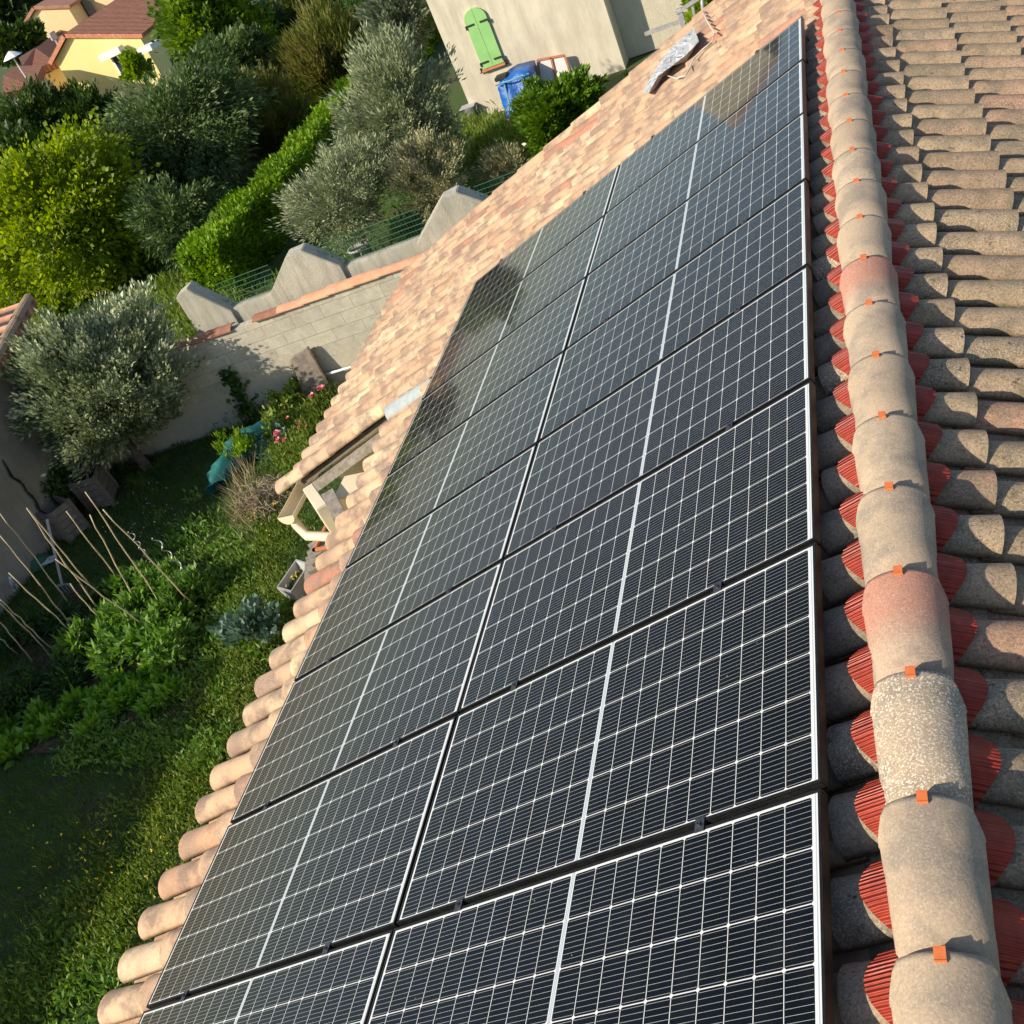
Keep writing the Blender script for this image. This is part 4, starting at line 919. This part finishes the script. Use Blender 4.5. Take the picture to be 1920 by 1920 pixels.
tree('back_tree', 'dark tree behind the rusty thicket filling the gap', 'tree', 520, 120, 90, 90, 32, L['dark'], .36, 260, 45, aspect=.5)
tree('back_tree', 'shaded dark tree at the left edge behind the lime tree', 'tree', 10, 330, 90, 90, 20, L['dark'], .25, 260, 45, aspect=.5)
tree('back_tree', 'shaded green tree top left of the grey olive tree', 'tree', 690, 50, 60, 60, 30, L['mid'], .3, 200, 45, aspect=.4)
def hedge(label, x0, x1, y0, y1, h, n, mat, size, name='clipped_hedge', stem=True):
    t = thing(name, label, 'hedge', ((x0+x1)/2, (y0+y1)/2, GZ), group='clipped hedges')
    V = []; 
    lx, ly = x1-x0, y1-y0; areas = np.array([lx*ly, ly*h, ly*h, lx*h, lx*h]); pick = RNG.choice(5, n, p=areas/areas.sum())
    u, w = RNG.random(n), RNG.random(n); P = np.zeros((n, 3)); N = np.zeros((n, 3))
    for k, (fx, fy, fz, nn) in enumerate(((u*lx, w*ly, h+0*u, (0, 0, 1)), (0*u, w*ly, u*h, (-1, 0, 0)), (lx+0*u, w*ly, u*h, (1, 0, 0)), (u*lx, 0*u, w*h, (0, -1, 0)), (u*lx, ly+0*u, w*h, (0, 1, 0)))):
        s_ = pick == k; P[s_] = np.stack([x0+fx, y0+fy, GZ+fz], 1)[s_]; N[s_] = nn
    P += RNG.normal(size=P.shape)*.05-N*RNG.random((n, 1))*.18+N*.09*np.sin(P[:, 1:2]*3+P[:, 2:3]*4)
    P[:, 2] = np.maximum(P[:, 2], GZ+.05)
    D = N*.8+RNG.normal(size=P.shape)*.6+np.array([0, 0, .5]); s_ = size*(.7+.6*RNG.random(n))
    V, F, rn = leaf_arrays(P, D, s_, s_*.5, np.clip(.5+RNG.normal(size=n)*.22+.15*np.sin(P[:, 1]*2.3), 0, 1)); np_mesh('leaves', V, F, mat, rn, t)
    q = MB(); q.box(((x0+x1)/2, (y0+y1)/2, GZ+h/2-.08), (lx-.35, ly-.35, h-.2)); q.build('branches', M['bark'], t)
hedge('bright clipped hedge end behind the green wire fence', -15.0, -13.9, 11.0, 14.3, 1.32, 24000, L['hedge'], .11)
hedge('long narrow clipped hedge running away beside the olive trees', -14.75, -13.85, 14.8, 40, 1.28, 60000, L['hedge'], .12)

# potted olive's pot
gp = thing('plant_pot', 'round grey plastic pot behind the fence wall', 'pot', tuple(atz(684, 486, GZ)))
c_ = atz(688, 497, GZ); q = MB(); q.lathe(c_, [(.001, .0), (.16, 0), (.23, .42), (.25, .42), (.25, .46), (.21, .46), (.2, .38), (.001, .38)], 20); q.build('pot', M['graypot'], gp, smooth=True)
q = MB(); q.lathe((c_[0], c_[1], c_[2]+.39), [(.2, 0), (.001, .02)], 16); q.build('soil', M['soil'], gp)

# ================================================================== garden of the foreground
def blades(n, cx, rx, hmin, hmax, wd, lean=.35, zbase=GZ):
    """n blades at points sampled in image-independent ground polygons"""
    P = np.stack([cx[0]+(RNG.random(n)-.5)*rx[0], cx[1]+(RNG.random(n)-.5)*rx[1], np.full(n, zbase)], 1)
    return P
def grass_field(n, x0, x1, y0, y1, hmin, hmax, wd, mask=None):
    P = np.stack([x0+(x1-x0)*RNG.random(n), y0+(y1-y0)*RNG.random(n), np.full(n, GZ)], 1)
    f = .5+.5*np.sin(P[:, 0]*2.1+1.3*np.sin(P[:, 1]*1.7))*np.sin(P[:, 1]*1.9+P[:, 0]*.7)
    g = .5+.5*np.sin(P[:, 0]*6.3+2*np.sin(P[:, 1]*5.1))*np.sin(P[:, 1]*5.7)
    keep = RNG.random(n) < .35+.65*(f*.6+g*.4)
    P = P[keep]; f = f[keep]; g = g[keep]; n = len(P); h = (hmin+(hmax-hmin)*RNG.random(n)**1.6)*(.6+.8*f*g+.3*g)
    D = RNG.normal(size=(n, 3))*.42+np.array([0, 0, 1]); rn = np.clip(.25+.5*g*f+RNG.normal(size=n)*.2, 0, 1)
    return leaf_arrays(P, D, h, wd*(.6+.8*RNG.random(n)), rn)
V, F, rn = join(grass_field(150000, -14, -4.4, -8.5, 5.0, .04, .15, .013), grass_field(16000, -22, -6.5, 5.6, 18, .08, .30, .05))
tagd(np_mesh('grass', V, F, L['grass'], rn), 'short uneven meadow grass covering the garden', 'grass', kind='stuff')
def weed_arr(pts, rad, n, size, asp, up=.8, hz=.25):
    out = []
    for (px, py) in pts:
        c = atz(px, py, GZ); P = c+RNG.normal(size=(n, 3))*np.array([rad, rad, 0])*.55; P[:, 2] = GZ+RNG.random(n)**1.3*hz
        D = RNG.normal(size=(n, 3))*.7+np.array([0, 0, up]); s_ = size*(.5+RNG.random(n)); out.append(leaf_arrays(P, D, s_, s_*asp, np.clip(RNG.random(n)*.7+RNG.random()*.35, 0, 1)))
    return join(*out)
wp_ = [(rr.gauss(0, 1), rr.gauss(0, 1)) for _ in range(1)]
band = []
for i in range(150):                                     # rough weeds between the lawn and our house
    t = rr.random(); x = 560-470*(1-t)**1.0 if False else 0
    y_ = 900+t*980; xc = 560-.30*(y_-900) if y_ < 1400 else 410-.62*(y_-1400)
    band.append((xc+rr.gauss(0, 38)-15, y_))
V, F, rn = weed_arr(band, .30, 260, .06, .22, 1.0, .16)
tagd(np_mesh('weeds', V, F, L['weed'], rn), 'rough sunlit weeds along the foot of the house', 'weeds', kind='stuff')
b2 = [(rr.uniform(430, 640), rr.uniform(730, 800)) for _ in range(40)]+[(rr.uniform(520, 600), rr.uniform(770, 890)) for _ in range(45)]
V, F, rn = weed_arr(b2, .22, 190, .085, .2, 1.1, .32)
tagd(np_mesh('weeds', V, F, L['weed'], rn), 'taller weeds at the foot of the block wall', 'weeds', kind='stuff')
b3 = [(rr.uniform(330, 430), rr.uniform(590, 660)) for _ in range(40)]+[(rr.uniform(860, 980), rr.uniform(250, 300)) for _ in range(30)]+[(rr.uniform(300, 420), rr.uniform(540, 620)) for _ in range(30)]
V, F, rn = weed_arr(b3, .7, 260, .17, .14, 1.1, .35)
tagd(np_mesh('weeds', V, F, L['weed'], rn), 'dry yellow-green wild grass beyond the pointed wall', 'weeds', kind='stuff')
b4 = [(rr.gauss(420, 35), rr.uniform(1080, 1330)) for _ in range(60)]+[(rr.uniform(120, 420), rr.gauss(1405, 22)) for _ in range(60)]+[(rr.uniform(300, 480), rr.gauss(1030, 25)) for _ in range(40)]+[(rr.gauss(150, 70), rr.gauss(1820, 50)) for _ in range(30)]
V, F, rn = weed_arr(b4, .22, 60, .08, .35, .7, .16)
tagd(np_mesh('weeds', V, F, L['veg'], rn), 'scattered green seedlings and weeds around the vegetable bed', 'weeds', kind='stuff')
def plant(name, label, cat, px, py, r, h, mat, size, n, asp=.45, group=None, up=.4, stems=5, ground=GZ):
    c = atz(px, py, ground); t = thing(name, label, cat, tuple(c), group=group)
    ncl = max(6, n//40); cc = RNG.normal(size=(ncl, 3)); cc = unit(cc)*RNG.random((ncl, 1))**.4*np.array([r, r, h*.45])+c+np.array([0, 0, h*.55])
    k = RNG.integers(0, ncl, n); P = cc[k]+RNG.normal(size=(n, 3))*r*.16; P[:, 2] = np.maximum(P[:, 2], ground+.02)
    D = unit(P-c)*.8+RNG.normal(size=(n, 3))*.6+np.array([0, 0, up-.2]); s_ = size*(.6+.7*RNG.random(n))
    V, F, rn = leaf_arrays(P, D, s_, s_*asp, np.clip(RNG.random(n)*.6+.4*RNG.random(ncl)[k], 0, 1)); np_mesh('leaves', V, F, mat, rn, t)
    q = MB()
    for i in range(min(stems, ncl)): q.tube([tuple(c), tuple((c+cc[i])/2+RNG.normal(size=3)*.02), tuple(cc[i])], [.01, .007, .004], 4)
    q.build('stem', M['bark'] if mat is not L['veg'] else M['green_wire'], t); return t
veg = [(262, 1120, 'leftmost in the upper clump'), (322, 1118, 'right of the middle of the upper clump'), (362, 1140, 'nearest to the foot of the free spiral rod'), (305, 1140, 'in the middle of the sunlit row'), (345, 1165, 'right of the row nearest the house'), (265, 1180, 'in the sunlit row below the crossed canes'),
       (215, 1200, 'at the foot of the short canes'), (170, 1235, 'at the left end of the sunlit row'), (230, 1240, 'second from the left end, below the first'), (290, 1215, 'in the lower sunlit row'), (330, 1240, 'at the lower right of the sunlit row'), (390, 1130, 'small, beside bare soil on the right')]
for i, (x, y, w) in enumerate(veg):
    plant('vegetable_plant', 'leafy green vegetable plant '+w, 'plant', x, y, .34 if i < 11 else .2, .5, L['veg'], .13, 900 if i < 11 else 300, .38, 'leafy vegetable plants among the canes')
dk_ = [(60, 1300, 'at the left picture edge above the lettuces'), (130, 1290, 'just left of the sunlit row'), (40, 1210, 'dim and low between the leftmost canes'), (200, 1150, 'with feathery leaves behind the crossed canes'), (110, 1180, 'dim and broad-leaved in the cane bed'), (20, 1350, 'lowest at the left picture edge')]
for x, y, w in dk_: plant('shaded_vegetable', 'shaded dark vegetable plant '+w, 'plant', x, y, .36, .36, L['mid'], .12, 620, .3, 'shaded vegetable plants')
let = [(285, 1270, 'sunlit and largest, right of the bed'), (250, 1290, 'sunlit, second in the row'), (310, 1290, 'sunlit, nearest the house'), (235, 1325, 'sunlit, low in the row'), (290, 1330, 'sunlit, lowest in the row'), (190, 1340, 'half shaded at the middle of the row'), (150, 1330, 'shaded, left of the middle'), (105, 1370, 'shaded, second from the left'), (60, 1390, 'shaded, farthest left'), (180, 1375, 'shaded and lowest'), (300, 1245, 'small and upright above the sunlit row')]
let += [(330, 1310, 'sunlit, beside the weeds at the right end'), (265, 1308, 'sunlit, pressed between two bigger ones'), (225, 1295, 'half shaded, above the row'), (205, 1318, 'half shaded, small, in the middle'), (130, 1352, 'shaded, in the middle of the left half'), (30, 1410, 'shaded, cut by soil at the left edge'), (85, 1350, 'shaded, above the left half of the row'), (15, 1375, 'shaded, at the very left edge')]
for x, y, w in let:
    c = atz(x, y, GZ); t = thing('lettuce', 'curly green lettuce '+w, 'lettuce', tuple(c), group='lettuces in a row')
    n = 110; a = RNG.random(n)*6.28; lay = RNG.random(n); n = 170; a = RNG.random(n)*6.28; lay = RNG.random(n); k_ = RNG.uniform(.9, 1.35); D = np.stack([np.cos(a)*(1.1-.8*lay), np.sin(a)*(1.1-.8*lay), .35+1.2*lay], 1)
    P = c+D*.04*k_+RNG.normal(size=D.shape)*.035*k_; V, F, rn = leaf_arrays(P, D+RNG.normal(size=D.shape)*.35, (.19-.05*lay)*k_, .10, RNG.random(n)); np_mesh('leaves', V, F, L['lettuce'], rn, t)
    q = MB(); q.lathe(tuple(c), [(.03, 0), (.035, .05), (.001, .07)], 8); q.build('heart', L['lettuce'], t)
# blue-green shrub, young tree, dried plant heap, roses
plant('blue_green_plant', 'blue-green plant growing close under the eave tiles', 'plant', 490, 1205, .34, .55, L['blue'], .10, 900, .6)
plant('blue_green_plant', 'small blue-green plant right of the teal netting', 'plant', 520, 850, .3, .4, L['blue'], .10, 420, .6)
plant('young_shrub', 'feathery bright green young shrub beside the teal netting', 'shrub', 468, 880, .30, .75, L['hedge'], .10, 620, .25, up=1.)
plant('dark_shrub', 'dark green shrub growing between the two wooden compost bins', 'shrub', 152, 960, .36, 1.0, L['mid'], .10, 1700, .5)
def rose(label, px, py, flowers, r=.3, h=.7):
    t = plant('rose_bush', label, 'rose bush', px, py, r, h, L['weed'], .085, 620, .55)
    for (fx, fy, s) in flowers:
        c = atz(fx, fy, GZ+h*.9); q = MB(); rg = random.Random(fx)
        for k in range(14):
            a = rg.random()*6.28; e = rg.uniform(.2, 1.3); d = Vector((math.cos(a)*math.cos(e), math.sin(a)*math.cos(e), math.sin(e)))*s
            u = d.cross(Vector((0, 0, 1))).normalized()*s*.55; p = Vector(c); q.add([p, p+d*.6+u, p+d*1.1, p+d*.6-u], [(0, 1, 2, 3)])
        q.build('rose_blossom', M['pink'], t)
rose('rose bush with two pink blooms at the foot of the leaning board', 592, 745, [(602, 729, .085), (586, 743, .07)])
rose('rose bush with two pink blooms beside the teal netting', 528, 830, [(520, 815, .08), (523, 827, .07), (535, 826, .05)])
rose('rose bush with tiny pale pink blooms in the weeds', 548, 790, [(540, 784, .04), (563, 794, .04), (560, 802, .035), (575, 800, .03)])
t = thing('dry_plant_heap', 'grey-brown heap of dried twigs by the corner of the low roof', 'plant heap', tuple(atz(510, 950, GZ)))
q = MB(); rg = random.Random(9); c_ = Vector(atz(505, 955, GZ))
for i in range(420):
    a = rg.random()*6.28; rad = rg.random()**.6*.42; p = c_+Vector((math.cos(a)*rad, math.sin(a)*rad, rg.uniform(.02, .5*(1-rad))))
    d = Vector((rg.gauss(0, 1), rg.gauss(0, 1), rg.gauss(0, .45))).normalized()*rg.uniform(.12, .3); m_ = p+d*.5+Vector((0, 0, .05)); q.tube([p, m_, p+d], .0055, 3, cap=False)
q.build('twigs', M['twig'], t)
P = []; D = []
for i in range(300):
    x, y = rr.gauss(468, 14), rr.gauss(945, 34); P.append(atz(x, y, GZ)); D.append((rr.gauss(0, .3), rr.gauss(0, .3), 1))
V, F, rn = leaf_arrays(np.array(P), np.array(D), RNG.uniform(.2, .6, len(P)), .011, RNG.random(len(P)))
tagd(np_mesh('dry_stalks', V, F, L['straw'], rn), 'thin dry standing stalks left of the twig heap', 'stalks', kind='stuff')
# small flowers
P = np.array([atz(rr.gauss(190, 90), rr.gauss(1600, 60), GZ+.22) for _ in range(55)]+[atz(rr.gauss(500, 20), rr.gauss(960, 30), GZ+.3) for _ in range(30)]); P = np.repeat(P, 3, 0)
V, F, rn = leaf_arrays(P, RNG.normal(size=P.shape), .022, .018, RNG.random(len(P))); tagd(np_mesh('wildflowers', V, F, M['yellow_flower'], rn), 'tiny scattered yellow wildflowers in the grass', 'flowers', kind='stuff')
P = np.array([atz(rr.uniform(190, 330), rr.uniform(900, 1010), GZ+.12) for _ in range(70)]); P = np.repeat(P, 2, 0)
V, F, rn = leaf_arrays(P, RNG.normal(size=P.shape), .018, .015, RNG.random(len(P))); tagd(np_mesh('daisies', V, F, M['white_paint'], rn), 'tiny white daisies in the shaded lawn', 'flowers', kind='stuff')
# teal netting bundle
t0 = [(408, 922, .08), (432, 898, .15), (462, 868, .20), (492, 845, .22), (504, 826, .08)]
q = MB(); ring = []; seg = 14; rg = random.Random(6); v = []; f = []
path = []
for i in range(len(t0)-1):
    for s_ in range(4):
        a, b = t0[i], t0[i+1]; u = s_/4; path.append(tuple(a[k]*(1-u)+b[k]*u for k in range(3)))
for (x, y, r_) in path:
    c = Vector(atz(x, y, GZ))+Vector((0, 0, r_*.9)); 
    for k in range(seg):
        a = 2*PI*k/seg; rq = r_*1.5*(1+rg.uniform(-.3, .35)); v.append((c.x+math.cos(a)*rq*.4+math.cos(a)*rq*.6, c.y+math.cos(a)*rq*.8, max(GZ+.02, c.z+math.sin(a)*rq*.9)))
for i in range(len(path)-1):
    for k in range(seg): f.append((i*seg+k, i*seg+(k+1) % seg, (i+1)*seg+(k+1) % seg, (i+1)*seg+k))
q.add(v, f); tagd(q.build('teal_netting', M['netting'], loc=tuple(atz(460, 880, GZ)), smooth=True), 'crumpled teal garden netting lying in the grass', 'netting')
# compost bins of grey planks
def bin_(label, px, corners, h):
    pts = [Vector(atz(x, y, GZ)) for x, y in corners]; c = sum(pts, Vector())/len(pts); t = thing('compost_bin', label, 'compost bin', tuple(c), group='wooden compost bins')
    n = len(pts)
    for i in range(n):
        a, b = pts[i], pts[(i+1) % n]; q = MB(); rows = 5
        for r_ in range(rows): z = .03+h*(r_+.5)/rows; q.bar(a+Vector((0, 0, z)), b+Vector((0, 0, z)), h/rows*.88, .022) if False else q.box(((a.x+b.x)/2, (a.y+b.y)/2, GZ+z), ((b-a).length, .022, h/rows*.9), math.atan2(b.y-a.y, b.x-a.x))
        q.build('plank_side', M['crate'], t)
    for p in pts: q = MB(); q.box((p.x, p.y, GZ+h/2+.02), (.06, .06, h+.04)); q.build('corner_post', M['crate'], t)
    q = MB(); q.add([(p.x, p.y, GZ+h*.55) for p in pts], [tuple(range(n))]); q.build('compost', M['soil'], t)
bin_('grey plank compost bin nearest the canes', 0, [(98, 1012), (135, 1018), (168, 990), (128, 975)], .62)
bin_('brown plank compost bin under the big grey-green shrub', 0, [(172, 960), (215, 948), (222, 915), (170, 915)], .62)
# hoe, watering can, white jug, dark hose on the wall
rk = thing('garden_fork', 'long grey-handled garden tool standing in the bed', 'garden tool', tuple(atz(131, 1116, GZ)))
b = Vector(atz(131, 1114, GZ)); tpz = min(np.linspace(GZ+1.2, GZ+2.2, 21), key=lambda z: np.hypot(*(atz(88, 974, z)-np.array(b))[:2])); tt = Vector(atz(88, 974, tpz))
q = MB(); q.tube([b+Vector((0, 0, .2)), tt], .022, 8); q.build('handle', M['graypot'], rk)
q = MB(); q.bar(b+Vector((-.12, 0, .2)), b+Vector((.12, 0, .2)), .03, .03)
for dx in (-.11, -.035, .035, .11): q.tube([b+Vector((dx, 0, .2)), b+Vector((dx, 0, -.02))], .01, 5)
q.build('tines', M['galv'], rk)
def can(label, px, py, s):
    c = Vector(atz(px, py, GZ)); t = thing('watering_can', label, 'watering can', tuple(c)); q = MB(); q.lathe(tuple(c), [(.001, 0), (.12*s, 0), (.135*s, .06*s), (.12*s, .24*s), (.07*s, .28*s), (.001, .28*s)], 16); q.build('body', M['white_plastic'], t, smooth=True)
    q = MB(); q.tube([c+Vector((.1*s, 0, .06*s)), c+Vector((.22*s, -.05*s, .2*s)), c+Vector((.32*s, -.1*s, .32*s))], [.03*s, .02*s, .02*s], 8); q.build('spout', M['white_plastic'], t, smooth=True)
    q = MB(); q.tube([c+Vector((-.1*s, 0, .08*s)), c+Vector((-.2*s, 0, .2*s)), c+Vector((-.1*s, 0, .33*s)), c+Vector((.03*s, 0, .27*s))], .012*s, 6); q.build('handle', M['black_iron'], t, smooth=True)
can('white watering can by the foot of the grey wall', 22, 1112, 1.25)
wbt = thing('upturned_tub', 'dark green and pale tub lying by the grey wall', 'tub', tuple(atz(70, 1062, GZ)))
c_ = Vector(atz(66, 1060, GZ)); q = MB(); q.lathe(tuple(c_), [(.001, .14), (.14, .13), (.24, .02), (.26, 0)], 18); q.v = [(c_.x+(x-c_.x)*1.5, y, z+.02) for x, y, z in q.v]; q.build('tub', M['green_wire'], wbt, smooth=True)
q = MB(); q.box((c_.x+.28, c_.y-.03, c_.z+.05), (.42, .17, .04), .3); q.build('tray', M['white_plastic'], wbt, bevel=.01)
hs = MB(); hp = [(5, 868), (20, 895), (38, 905), (48, 925), (62, 935), (70, 955), (84, 965)]
for k in range(3): hs.tube([Vector(atx(x+k*3, y+k*3-4+2*math.sin(x+k), -13.76)) for x, y in hp], .012, 5)
tagd(hs.build('cables', M['black_iron'], loc=tuple(atx(62, 935, -13.76))), 'tangle of dark cables hanging on the grey outbuilding wall', 'cables')
# canes
canes = [((323, 1166), (161.5, 921), 'the tallest cane, rising in front of the compost bin'), ((381, 1153), (192.7, 955.5), 'the cane ending closest to the spiral rods'), ((276, 1165), (168, 966), 'the steep cane crossing a bent one'), ((245, 1118), (123.7, 959), 'the bent cane touching the steep one'),
         ((209.6, 1177), (49.5, 953), 'the lower of the twin canes with touching tops'), ((205.7, 1144), (53.4, 955.5), 'the upper of the twin canes with touching tops'), ((138, 1142), (0, 962), 'cut by the picture edge above the white can'), ((146, 1189), (0, 1002), 'the long cane just above the white watering can'),
         ((166.7, 1217), (17, 1074), 'top right beside the white watering can'), ((299.5, 1196), (104, 1049), 'the flat-leaning cane crossing the twin canes'), ((222.6, 1199), (130, 1095), 'the shortest cane, beside the garden tool'), ((108, 1226), (0, 1124.7), 'the right one of a pair at the left edge'), ((99, 1231), (-3, 1128), 'the left one of a pair at the left edge'),
         ((62.5, 1242), (-5, 1160), 'the cane near the left edge above the dark plants'), ((34, 1229), (-2, 1193), 'the short stub at the left edge')]
def stake(bpx, tpx, lo, hi):
    b = Vector(atz(*bpx, GZ)); z = min(np.linspace(lo, hi, 25), key=lambda z: abs(np.hypot(*(atz(*tpx, GZ+z)-np.array(b))[:2])-.12*z)); return b, Vector(atz(*tpx, GZ+z))
for bp, tp_, w in canes:
    b, tt = stake(bp, tp_, .5, 2.5); q = MB(); n = 9; rg = random.Random(int(bp[0])); pts = [b.lerp(tt, i/n)+Vector((rg.uniform(-.012, .012), rg.uniform(-.012, .012), 0)) for i in range(n+1)]
    q.tube(pts, [.0105-.003*i/n+(.0022 if i % 2 else 0) for i in range(n+1)], 6)
    tagd(q.build('bamboo_cane', M['bamboo'], loc=tuple(b), smooth=True), 'bamboo cane in the vegetable bed, '+w, 'cane', 'bamboo canes')
for bp, tp_, w in (((303, 1087), (242, 994.5), 'wavy spiral metal rod wound about a cane'), ((396, 1126), (286.5, 1006), 'wavy spiral metal rod standing free, nearest the house')):
    b, tt = stake(bp, tp_, .8, 2.2); q = MB(); ax = (tt-b); x_ = ax.cross(Vector((0, 1, 0))).normalized(); y_ = ax.cross(x_).normalized(); n = 64
    q.tube([b+ax*(i/n)+(x_*math.cos(i*.62)+y_*math.sin(i*.62))*.034 for i in range(n+1)], .0075, 5)
    tagd(q.build('spiral_rod', M['zinc'], loc=tuple(b), smooth=True), w, 'plant support', 'spiral plant supports')
# window box planter
b = [Vector(atz(x, y, GZ)) for x, y in ((536, 1128), (563, 1136), (598, 1082), (572, 1074))]
wb = thing('planter_box', 'long grey planter box with small yellow flowers by the eave', 'planter', tuple((b[0]+b[2])/2))
hh = .26; ins = [p.lerp((b[0]+b[1]+b[2]+b[3])/4, .16) for p in b]; v = [tuple(p) for p in ins]+[tuple(p+Vector((0, 0, hh))) for p in b]+[tuple(p.lerp((b[0]+b[1]+b[2]+b[3])/4, .10)+Vector((0, 0, hh))) for p in b]+[tuple(p.lerp((b[0]+b[1]+b[2]+b[3])/4, .2)+Vector((0, 0, .1))) for p in ins]
f = [(3, 2, 1, 0), (12, 13, 14, 15)]
for i in range(4): j = (i+1) % 4; f += [(i, j, 4+j, 4+i), (4+i, 4+j, 8+j, 8+i), (8+i, 8+j, 12+j, 12+i)]
q = MB(); q.add(v, f); q.build('box', M['graypot'], wb)
q = MB(); q.add([tuple(Vector(p)+Vector((0, 0, .05))) for p in v[12:16]], [(0, 1, 2, 3)]); q.build('soil', M['soil'], wb)
c_ = (b[0]+b[1]+b[2]+b[3])/4; P = np.array(c_)+RNG.normal(size=(50, 3))*np.array([.05, .10, .03])+np.array([.04, .04, .15]); V, F, rn = leaf_arrays(P, RNG.normal(size=P.shape)+np.array([0, 0, .7]), .05, .02, RNG.random(50)); np_mesh('leaves', V, F, L['veg'], rn, wb)
P = np.array(c_)+RNG.normal(size=(12, 3))*np.array([.05, .10, .02])+np.array([.04, .04, .24]); P = np.repeat(P, 5, 0); V, F, rn = leaf_arrays(P, RNG.normal(size=P.shape)+np.array([0, 0, .4]), .022, .018, RNG.random(60)); np_mesh('flowers', V, F, M['yellow_flower'], rn, wb)
# stacked boards, terracotta pot and crate under the pipe
t = thing('board_stack', 'stack of weathered boards lying under the cream downpipe', 'boards', tuple(atz(600, 1020, GZ)))
c_ = Vector(atz(600, 1018, GZ+.9)); 
for k in range(4):
    q = MB(); q.box((c_.x+.02*k, c_.y+.02*k, c_.z-.32+k*.09), (.75-.1*k, .34, .05), .35+.12*k); q.build('board', M['beam'] if k % 2 else M['white_paint'] if k == 3 else M['beam'], t)
q = MB(); q.box((c_.x, c_.y, (c_.z-.36+GZ)/2), (.5, .28, c_.z-.36-GZ), .35); q.build('trestle', M['darkwood'], t)
t = thing('wooden_crate', 'dark open crate with red-brown rim beside the boards', 'crate', tuple(atz(640, 1012, GZ))); c_ = Vector(atz(636, 1000, GZ+.9))
q = MB()
for dx, dy, sx, sy in ((-.26, 0, .03, .5), (.26, 0, .03, .5), (0, -.25, .55, .03), (0, .25, .55, .03)): q.box((c_.x+dx, c_.y+dy, c_.z-.2), (sx, sy, .4))
q.box((c_.x, c_.y, c_.z-.42), (.55, .53, .03)); q.build('sides', M['darkwood'], t)
q = MB()
for dx, dy, sx, sy in ((-.26, 0, .04, .56), (.26, 0, .04, .56), (0, -.26, .56, .04), (0, .26, .56, .04)): q.box((c_.x+dx, c_.y+dy, c_.z+.015), (sx, sy, .03))
q.build('rim', M['terracotta'], t); q = MB(); q.box((c_.x, c_.y, (c_.z-.44+GZ)/2), (.42, .42, c_.z-.44-GZ)); q.build('stand', M['darkwood'], t)
t = thing('terracotta_pot', 'small tipped terracotta pot in the weeds below the boards', 'pot', tuple(atz(603, 1048, GZ))); c_ = Vector(atz(605, 1045, GZ+.08)); q = MB()
q.lathe((0, 0, 0), [(.001, 0), (.06, 0), (.09, .2), (.10, .2), (.10, .24), (.085, .24), (.07, .03), (.001, .03)], 14); rm = Matrix.Rotation(R(75), 3, 'X') @ Matrix.Rotation(R(30), 3, 'Z'); q.v = [tuple(c_+rm @ Vector(p)) for p in q.v]; q.build('pot', M['terracotta'], t, smooth=True)
